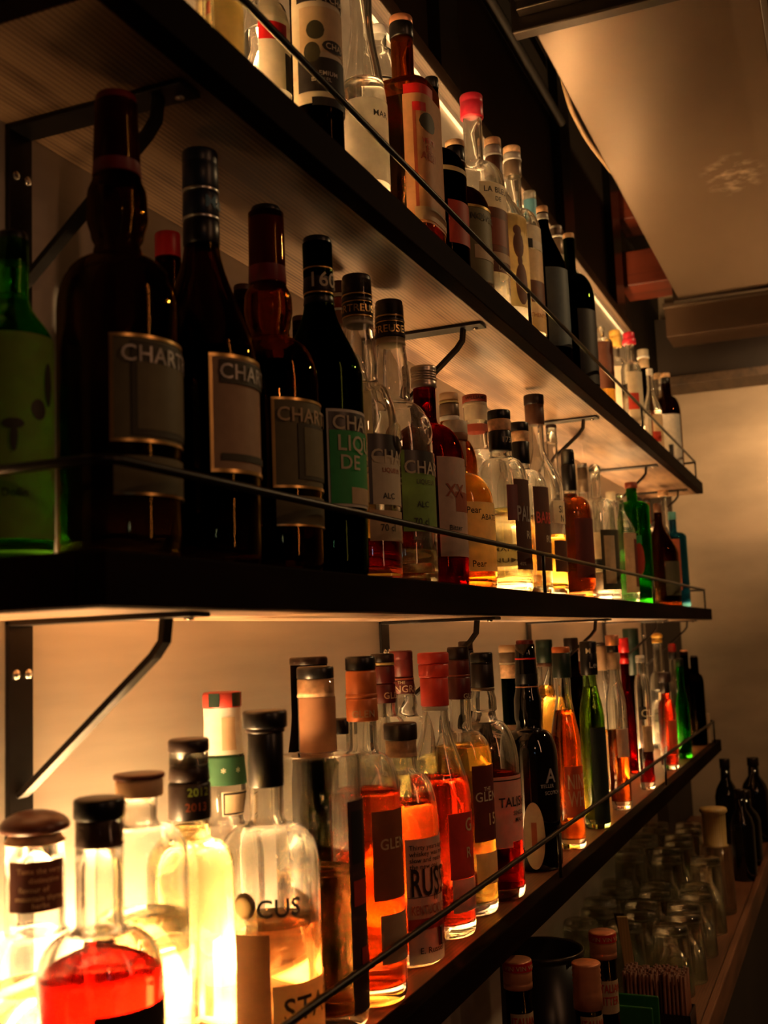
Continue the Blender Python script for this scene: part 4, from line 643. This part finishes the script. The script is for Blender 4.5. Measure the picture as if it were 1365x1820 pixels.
 dict(sh=0,x=0.0726,y=2.1376,r=0.0413,H=0.3225,g='dark',st='r',d='dark-topped bottle in the back row, behind the orange-labelled slim bottle',nk=0.013,nb=0.2622,sb=0.1873,cap=[(0.3225,0.2944,0.0141,'blackbrown')],gt=0.3165),
 dict(sh=0,x=0.075,y=2.394,r=0.0316,H=0.3096,g='clear',st='s',d='clear bottle with tan capsule, left of the copper-capped bottle of the lower shelf',nk=0.012,nb=0.2404,sb=0.1752,cap=[(0.3096,0.3036,0.0181,'blackbrown'),(0.3036,0.2499,0.0126,'paper_brown')],gt=0.3036,liq=('gold_liq',0.4),lab=[(0.1222,-0.0179,-1.364,1.92,'paper_brown',[])]),
 dict(sh=0,x=0.1507,y=2.1449,r=0.0191,H=0.3249,g='clear',st='s',d='copper-capped bottle with glowing amber foot on the lower shelf',nk=0.0107,nb=0.2514,sb=0.1911,cap=[(0.3249,0.3046,0.0129,'copper'),(0.3046,0.2918,0.0107,'black'),(0.2918,0.2599,0.0118,'paper_brown')],gt=0.3189,liq=('amber_liq',0.45),lab=[(0.149,0.0967,-1.475,1.92,'paper_pink',[])]),
 dict(sh=0,x=0.07,y=2.6837,r=0.0166,H=0.3158,g='redamber',st='s',d='slim red bottle with bright red cap on the lower shelf',nk=0.01,nb=0.2017,sb=0.0967,cap=[(0.3158,0.2812,0.0127,'red'),(0.2812,0.2546,0.0094,'red')],gt=0.3098,liq=('red_liq',0.6)),
 dict(sh=0,x=0.0556,y=2.8655,r=0.0286,H=0.3382,g='dark',st='r',d='long black-green capsuled bottle in the back row near the far end of the lower shelf',nk=0.0156,nb=0.2067,sb=0.1365,cap=[(0.3382,0.2207,0.02,'greencap')],gt=0.3322),
 dict(sh=0,x=0.1543,y=2.4139,r=0.0155,H=0.2792,g='clear',st='r',d='clear bottle with small black square label, near the far end of the lower shelf',nk=0.0096,nb=0.2436,sb=0.2081,cap=[(0.2792,0.2637,0.0096,'white')],gt=0.2732,liq=('red_liq',0.3),lab=[(0.1716,0.1458,-2.041,1.047,'ink',[]),(0.1318,0.0792,-1.599,1.92,'paper_brown',[])],txt=[(0,'CL',-1.702,0.1587,0.0155,'paper_cream')]),
 dict(sh=0,x=0.061,y=3.2422,r=0.0277,H=0.3235,g='clear',st='r',d='clear bottle with yellow ball stopper at the far end of the lower shelf',nk=0.0144,nb=0.2203,sb=0.173,cap=[(0.3235,0.3044,0.016,'yellow','ball'),(0.3044,0.2948,0.012,'yellow')],gt=0.3175,liq=('clear_liq',0.5),lab=[(0.1572,0.0631,-1.614,2.094,'paper_tan',[])]),
 dict(sh=0,x=0.1499,y=2.7535,r=0.02,H=0.23,g='clear',st='r',d='short black-capped bottle of orange-red liquid behind the far rail post',nk=0.0108,nb=0.1725,sb=0.1273,cap=[(0.23,0.2059,0.0155,'blackbrown'),(0.2059,0.1805,0.0115,'black')],gt=0.224,liq=('coral_liq',0.8),lab=[(0.1167,0.0373,-1.417,1.745,'redorange',[])]),
 dict(sh=0,x=0.0929,y=3.2989,r=0.0341,H=0.2912,g='clear',st='r',d='clear bottle with small bright red cap at the far end of the lower shelf',nk=0.0121,nb=0.1934,sb=0.1375,cap=[(0.2912,0.2671,0.0105,'red'),(0.2671,0.2462,0.0129,'black')],gt=0.2852,liq=('clear_liq',0.4),lab=[(0.1216,0.0582,-1.425,1.92,'paper_brown',[])]),
 dict(sh=0,x=0.1532,y=2.998,r=0.0166,H=0.2563,g='green',st='s',d='small green bottle near the end of the lower shelf',nk=0.0088,nb=0.1838,sb=0.1261,cap=[(0.2563,0.2345,0.0088,'black')],gt=0.2503),
 dict(sh=0,x=0.1136,y=3.3814,r=0.0285,H=0.271,g='dark',st='r',d='black bottle with copper cap ring at the end of the lower shelf',nk=0.0115,nb=0.2219,sb=0.1892,cap=[(0.271,0.2546,0.0107,'copper')],gt=0.265),
 dict(sh=0,x=0.1469,y=3.3383,r=0.0229,H=0.2547,g='dark',st='r',d='black bottle, the last one on the lower shelf',nk=0.0114,nb=0.2064,sb=0.1743,cap=[(0.2547,0.2225,0.0106,'blackbrown')],gt=0.2487),
]

for b in BOTTLES: make_bottle(b)

# small pale carton at the end of the lower shelf
bm = bmesh.new(); box(bm, (-.011, -.011, .0004), (.011, .011, .085), .001); o = link_mesh('carton', bm, 'paper_tan', None, False); o.location = (.160, 3.40, SHELF_TOP[0])
tag(o, 'narrow pale carton standing at the far end of the lowest shelf', 'carton')

# ------------------------------------------------------------------ duct, timbers, pipes overhead
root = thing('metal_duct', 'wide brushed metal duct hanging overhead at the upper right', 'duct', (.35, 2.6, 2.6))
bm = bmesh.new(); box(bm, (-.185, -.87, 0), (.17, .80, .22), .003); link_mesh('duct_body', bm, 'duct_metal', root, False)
bm = bmesh.new(); box(bm, (-.215, -.90, -.012), (.20, -.872, .26), .003); link_mesh('flange', bm, 'dark_metal', root, False)
bm = bmesh.new(); box(bm, (-.20, -.925, .012), (.20, -.901, .27), .002); link_mesh('flange', bm, 'dark_metal', root, False)
bm = bmesh.new(); box(bm, (-.20, .80, -.008), (.20, .825, .24), .002); link_mesh('flange', bm, 'dark_metal', root, False)
for bx in (-.195, -.10):
    bm = bmesh.new(); lathe(bm, [(0, .0), (.009, 0), (.009, .012), (.005, .012), (.005, .024), (0, .024)], 6); bmesh.ops.rotate(bm, verts=bm.verts[:], matrix=Matrix.Rotation(PI / 2, 3, 'X'))
    bmesh.ops.translate(bm, verts=bm.verts[:], vec=(bx, -.925, .035)); link_mesh('bolt', bm, 'dark_metal', root, False)
root = thing('duct_box', 'brown metal box section beyond the far flange of the overhead duct', 'duct', (.5, 3.98, 2.61))
bm = bmesh.new(); box(bm, (-.44, -.10, 0), (.5, .10, .14), .003); link_mesh('housing', bm, 'box_metal', root, False)
bm = bmesh.new(); box(bm, (-.445, -.115, .10), (.5, -.101, .118), .002); link_mesh('lip', bm, 'duct_metal', root, False)
for lab, z0, z1 in (('lower red-brown timber crossing beside the overhead duct', 2.655, 2.765), ('upper red-brown timber crossing beside the overhead duct', 2.868, 2.966)):
    bm = bmesh.new(); box(bm, (-.003, -.085, 0), (1.2, .085, z1 - z0), .004); o = link_mesh('timber_beam', bm, 'red_timber', None, False); o.location = (0, 3.46, z0)
    tag(o, lab, 'beam', 'timbers beside the duct')
for lab, x, z, r in (('lower dark pipe running along the wall above the shelves', .022, 2.83, .012), ('upper dark pipe running along the wall above the shelves', .024, 2.98, .015)):
    bm = bmesh.new(); tube(bm, [(0, -1.6, 0), (0, .055, 0)], r, 16); o = link_mesh('conduit_pipe', bm, 'pipe_paint', None); o.location = (x, 2.5, z); tag(o, lab, 'pipe', 'pipes along the wall')
CP = [Vector(p) for p in ((.148, 2.01, 2.66), (.151, 2.05, 2.62), (.156, 2.10, 2.60), (.157, 2.185, 2.599), (.157, 2.32, 2.615), (.157, 2.487, 2.642), (.156, 2.56, 2.69))]
pts = []
for i in range(len(CP) - 1):
    p0, p1, p2, p3 = CP[max(i - 1, 0)], CP[i], CP[i + 1], CP[min(i + 2, len(CP) - 1)]
    for k in range(6):
        u = k / 6; pts.append(.5 * (2 * p1 + (p2 - p0) * u + (2 * p0 - 5 * p1 + 4 * p2 - p3) * u * u + (3 * p1 - p0 - 3 * p2 + p3) * u ** 3))
bm = bmesh.new(); tube(bm, pts + [CP[-1]], .0048, 8); o = link_mesh('cable', bm, 'tan', None)
tag(o, 'short pale cable drooping beside the left edge of the overhead duct', 'cable')

# ------------------------------------------------------------------ back counter below the shelves
ZC = .95
root = thing('back_counter', 'dark wooden bar counter under the shelves with raised front lip', 'counter', (0, 2.2, 0))
bm = bmesh.new(); box(bm, (.001, -1.4, ZC - .04), (.296, 1.9, ZC)); link_mesh('worktop', bm, 'counter_wood', root, False)
bm = bmesh.new(); box(bm, (.296, -1.4, ZC - .045), (.310, 1.9, ZC + .012), .002); link_mesh('front_lip', bm, 'counter_wood', root, False)
bm = bmesh.new(); box(bm, (.001, -1.38, .0), (.280, 1.88, ZC - .041)); link_mesh('cabinet', bm, 'dark_wall', root, False)

def tumbler(x, y, r, h, up=False):
    bm = bmesh.new(); t = .0022
    P = [(0, h), (r * .80, h), (r * .86, h - .004), (r * .88, h - .012), (r, .002), (r - t * .5, 0), (r - t, .002), (r * .88 - t, h - .014), (r * .8 - t, h - .016), (0, h - .016)]
    lathe(bm, P, 24)
    o = link_mesh('glass_tumbler', bm, 'tumbler_glass', None); o.location = (x, y, ZC + .0004)
    tag(o, 'upturned clear glass tumbler drying on the dark back counter', 'glass', 'upturned tumblers on the back counter'); return o
first = None
for row in range(11):
    for c in range(3):
        x = .065 + c * .082 + (row % 2) * .012; y = 2.12 + row * .088
        if x > .262: continue
        if c == 2 and row >= 6: continue
        h = .118 if row < 5 else .155
        if first is None or row == 5 and c == 0:
            o = tumbler(x, y, .037, h); first = o
        else:
            o = first.copy(); COL.objects.link(o); o.location = (x, y, ZC + .0004)

def counter_bottle(x, y, H, capm, d, red_top=True, r=.034):
    root = thing('bitters_bottle', d, 'bottle', (x, y, ZC + .0004), 0, 'capped bottles on the back counter')
    P = [(.0155, H - .004), (.0155, H - .10), (.018, H - .13), (r * .8, H - .16), (r, H - .19), (r, .012), (r * .9, .001), (r * .8, 0)]
    bm = bmesh.new(); lathe(bm, [(0, .002)] + P[::-1] + [(.0125, H - .004), (.0125, H - .10), (r - .004, H - .19), (r - .003, .014), (0, .012)], 32); body = link_mesh('glass_body', bm, 'glass_browngreen', root)
    w = .0172
    bm = bmesh.new(); pr = [(0, H), (w - .001, H), (w, H - .001)]
    if red_top: pr += [(w, H - .012), (w, H - .0125), (w * .98, H - .0128), (w, H - .014), (w, H - .024), (w * .96, H - .025), (w, H - .0262), (w, H - .032), (0, H - .032)]
    else:
        for k in range(5): pr += [(w, H - .003 - k * .006), (w * .94, H - .006 - k * .006)]
        pr += [(w, H - .034), (w, H - .052), (0, H - .052)]
    lathe(bm, pr, 32); cap = link_mesh('cap', bm, capm, root)
    if red_top:
        bm = bmesh.new(); lathe(bm, [(w + .0005, H - .0015), (w + .0006, H - .0115)], 32); bd = link_mesh('cap_band', bm, 'red', cap, 'keep')
        bm = bent_text('VIN VIN VIN', -2.2, H - .0068, .005, lambda z: w, .0012); link_mesh('lettering', bm, 'tan', bd, 'keep') if False else link_mesh('cap_lettering', bm, 'tan', cap, 'keep')
    a0 = -2.0
    bm = bmesh.new(); rows = []
    def rr(z): return r_at(P, z)
    z1, z0 = H - .058, H - .098
    for z in (z0, z1):
        rows.append([bm.verts.new(((rr(z) + .0006) * math.cos(a0 + k * .12), (rr(z) + .0006) * math.sin(a0 + k * .12), z)) for k in range(20)])
    for k in range(19): bm.faces.new((rows[0][k], rows[0][k + 1], rows[1][k + 1], rows[1][k]))
    lb = link_mesh('neck_label', bm, 'paper_tan', root, 'keep')
    for q, s in enumerate(('ITALIAN', 'BITTER')):
        bm = bent_text(s, a0 + .12, z1 - .009 - q * .015, .010, rr, .0013, cond=.55); link_mesh('lettering', bm, 'redlabel', lb, 'keep')
    return root
counter_bottle(.179, 1.320, 1.220 - ZC, 'copper', 'red-banded capped bottle on the counter, leftmost of the three at the bottom of the photo')
counter_bottle(.252, 1.360, 1.211 - ZC, 'copper', 'ribbed copper-capped bottle on the counter, front one of the three', False)
counter_bottle(.248, 1.476, 1.218 - ZC, 'copper', 'red-banded capped bottle on the counter, behind the ribbed copper cap')

# dark cylinder, straws in their holder, green tray, spatula, pestle, dark shakers
root = thing('utensil_tin', 'black round tin on the counter behind the capped bottles', 'tin', (.125, 1.62, ZC + .0004))
bm = bmesh.new(); lathe(bm, [(0, 0), (.058, 0), (.06, .003), (.06, .20), (.057, .20), (.057, .01), (0, .01)], 36); link_mesh('tin_body', bm, 'dark_plastic', root)
bm = bmesh.new(); lathe(bm, [(.0605, .192), (.062, .194), (.062, .2), (.0605, .202), (.0575, .2)], 36); link_mesh('rim', bm, 'dark_metal', root)
hx, hy = .232, 1.93
bm = bmesh.new(); box(bm, (-.056, -.032, 0), (.056, .032, .003))
for a, b in (((-.056, -.032, 0), (-.054, .032, .035)), ((.054, -.032, 0), (.056, .032, .035)), ((-.056, -.032, 0), (.056, -.030, .035)), ((-.056, .030, 0), (.056, .032, .035))): box(bm, a, b)
o = link_mesh('straw_holder', bm, 'dark_plastic', None, False); o.location = (hx, hy, ZC + .0004); tag(o, 'open black straw holder on the back counter, full of brown straws', 'holder')
bm = bmesh.new(); lathe(bm, [(.0026, 0), (.0026, .088), (.0021, .088), (.0021, 0)], 8); st = None
for i in range(16):
    for j in range(8):
        if (i * 7 + j * 3) % 9 == 0: continue
        x = hx - .0495 + i * .0066; y = hy - .0255 + j * .0072
        if st is None: st = link_mesh('drinking_straw', bm, 'brown_straw', None); o = st
        else: o = st.copy(); COL.objects.link(o)
        o.location = (x, y, ZC + .0036 + random.uniform(0, .006)); o.rotation_euler = (random.uniform(-.015, .015), random.uniform(-.015, .015), 0)
        tag(o, 'brown drinking straw standing in the black holder on the back counter', 'straw', 'straws in the black holder')
bm = bmesh.new(); box(bm, (-.045, -.03, 0), (.045, .03, .012), .003); box(bm, (-.045, -.03, .012), (.045, -.024, .115), .002); box(bm, (-.045, .024, .012), (.045, .03, .115), .002); o = link_mesh('napkin_holder', bm, 'green_plastic', None, False); o.location = (.225, 1.70, ZC + .0004)
tag(o, 'green plastic napkin holder on the counter in front of the straws', 'holder')
root = thing('wooden_tongs', 'pale wooden tongs standing upright among the upturned glasses', 'tongs', (.172, 2.055, ZC + .0004))
bm = bmesh.new(); flatbar(bm, [(.0, 0, 0), (-.006, -.01, .07), (-.012, -.02, .15)], .018, .004, (1, .2, 0)); link_mesh('arm', bm, 'muddler_wood', root, False)
bm = bmesh.new(); flatbar(bm, [(.0, .012, 0), (-.008, .008, .07), (-.022, .004, .15)], .018, .004, (1, .2, 0)); link_mesh('arm', bm, 'dark_metal', root, False)
root = thing('mixing_jar', 'tall glass mixing jar with a yellow lid at the right end of the glasses', 'jar', (.243, 2.74, ZC + .0004))
bm = bmesh.new(); lathe(bm, [(0, 0), (.036, 0), (.038, .004), (.036, .15), (.034, .15), (.035, .012), (0, .012)], 28); link_mesh('jar_body', bm, 'tumbler_glass', root)
bm = bmesh.new(); lathe(bm, [(0, .235), (.030, .235), (.032, .228), (.027, .222), (.026, .152), (.030, .150), (0, .150)], 28); link_mesh('lid', bm, 'muddler_wood', root)
bm = bmesh.new(); lathe(bm, [(0, .149), (.012, .149), (.012, .02), (0, .02)], 20); link_mesh('pestle', bm, 'muddler_wood', root)
for k, (x, y, r, h, d) in enumerate([(.270, 3.10, .030, .23, 'tall dark bottle at the far right end of the counter'), (.262, 3.30, .038, .20, 'dark squat shaker at the far end of the counter'), (.20, 3.44, .034, .27, 'tallest dark bottle at the far end of the counter'), (.26, 3.66, .040, .25, 'dark bottle at the very end of the counter by the far wall')]):
    root = thing('dark_bottle', d, 'bottle', (x, y, ZC + .0004), 0, 'dark bottles at the end of the counter')
    bm = bmesh.new(); lathe(bm, [(0, 0), (r * .95, 0), (r, .006), (r, h * .6), (r * .85, h * .68), (r * .42, h * .78), (r * .38, h * .95), (0, h * .95)], 24); link_mesh('glass_body', bm, 'glass_black', root)
    bm = bmesh.new(); lathe(bm, [(0, h), (r * .42, h), (r * .44, h - .003), (r * .44, h * .90), (0, h * .90)], 20); link_mesh('cap', bm, 'dark_metal', root)
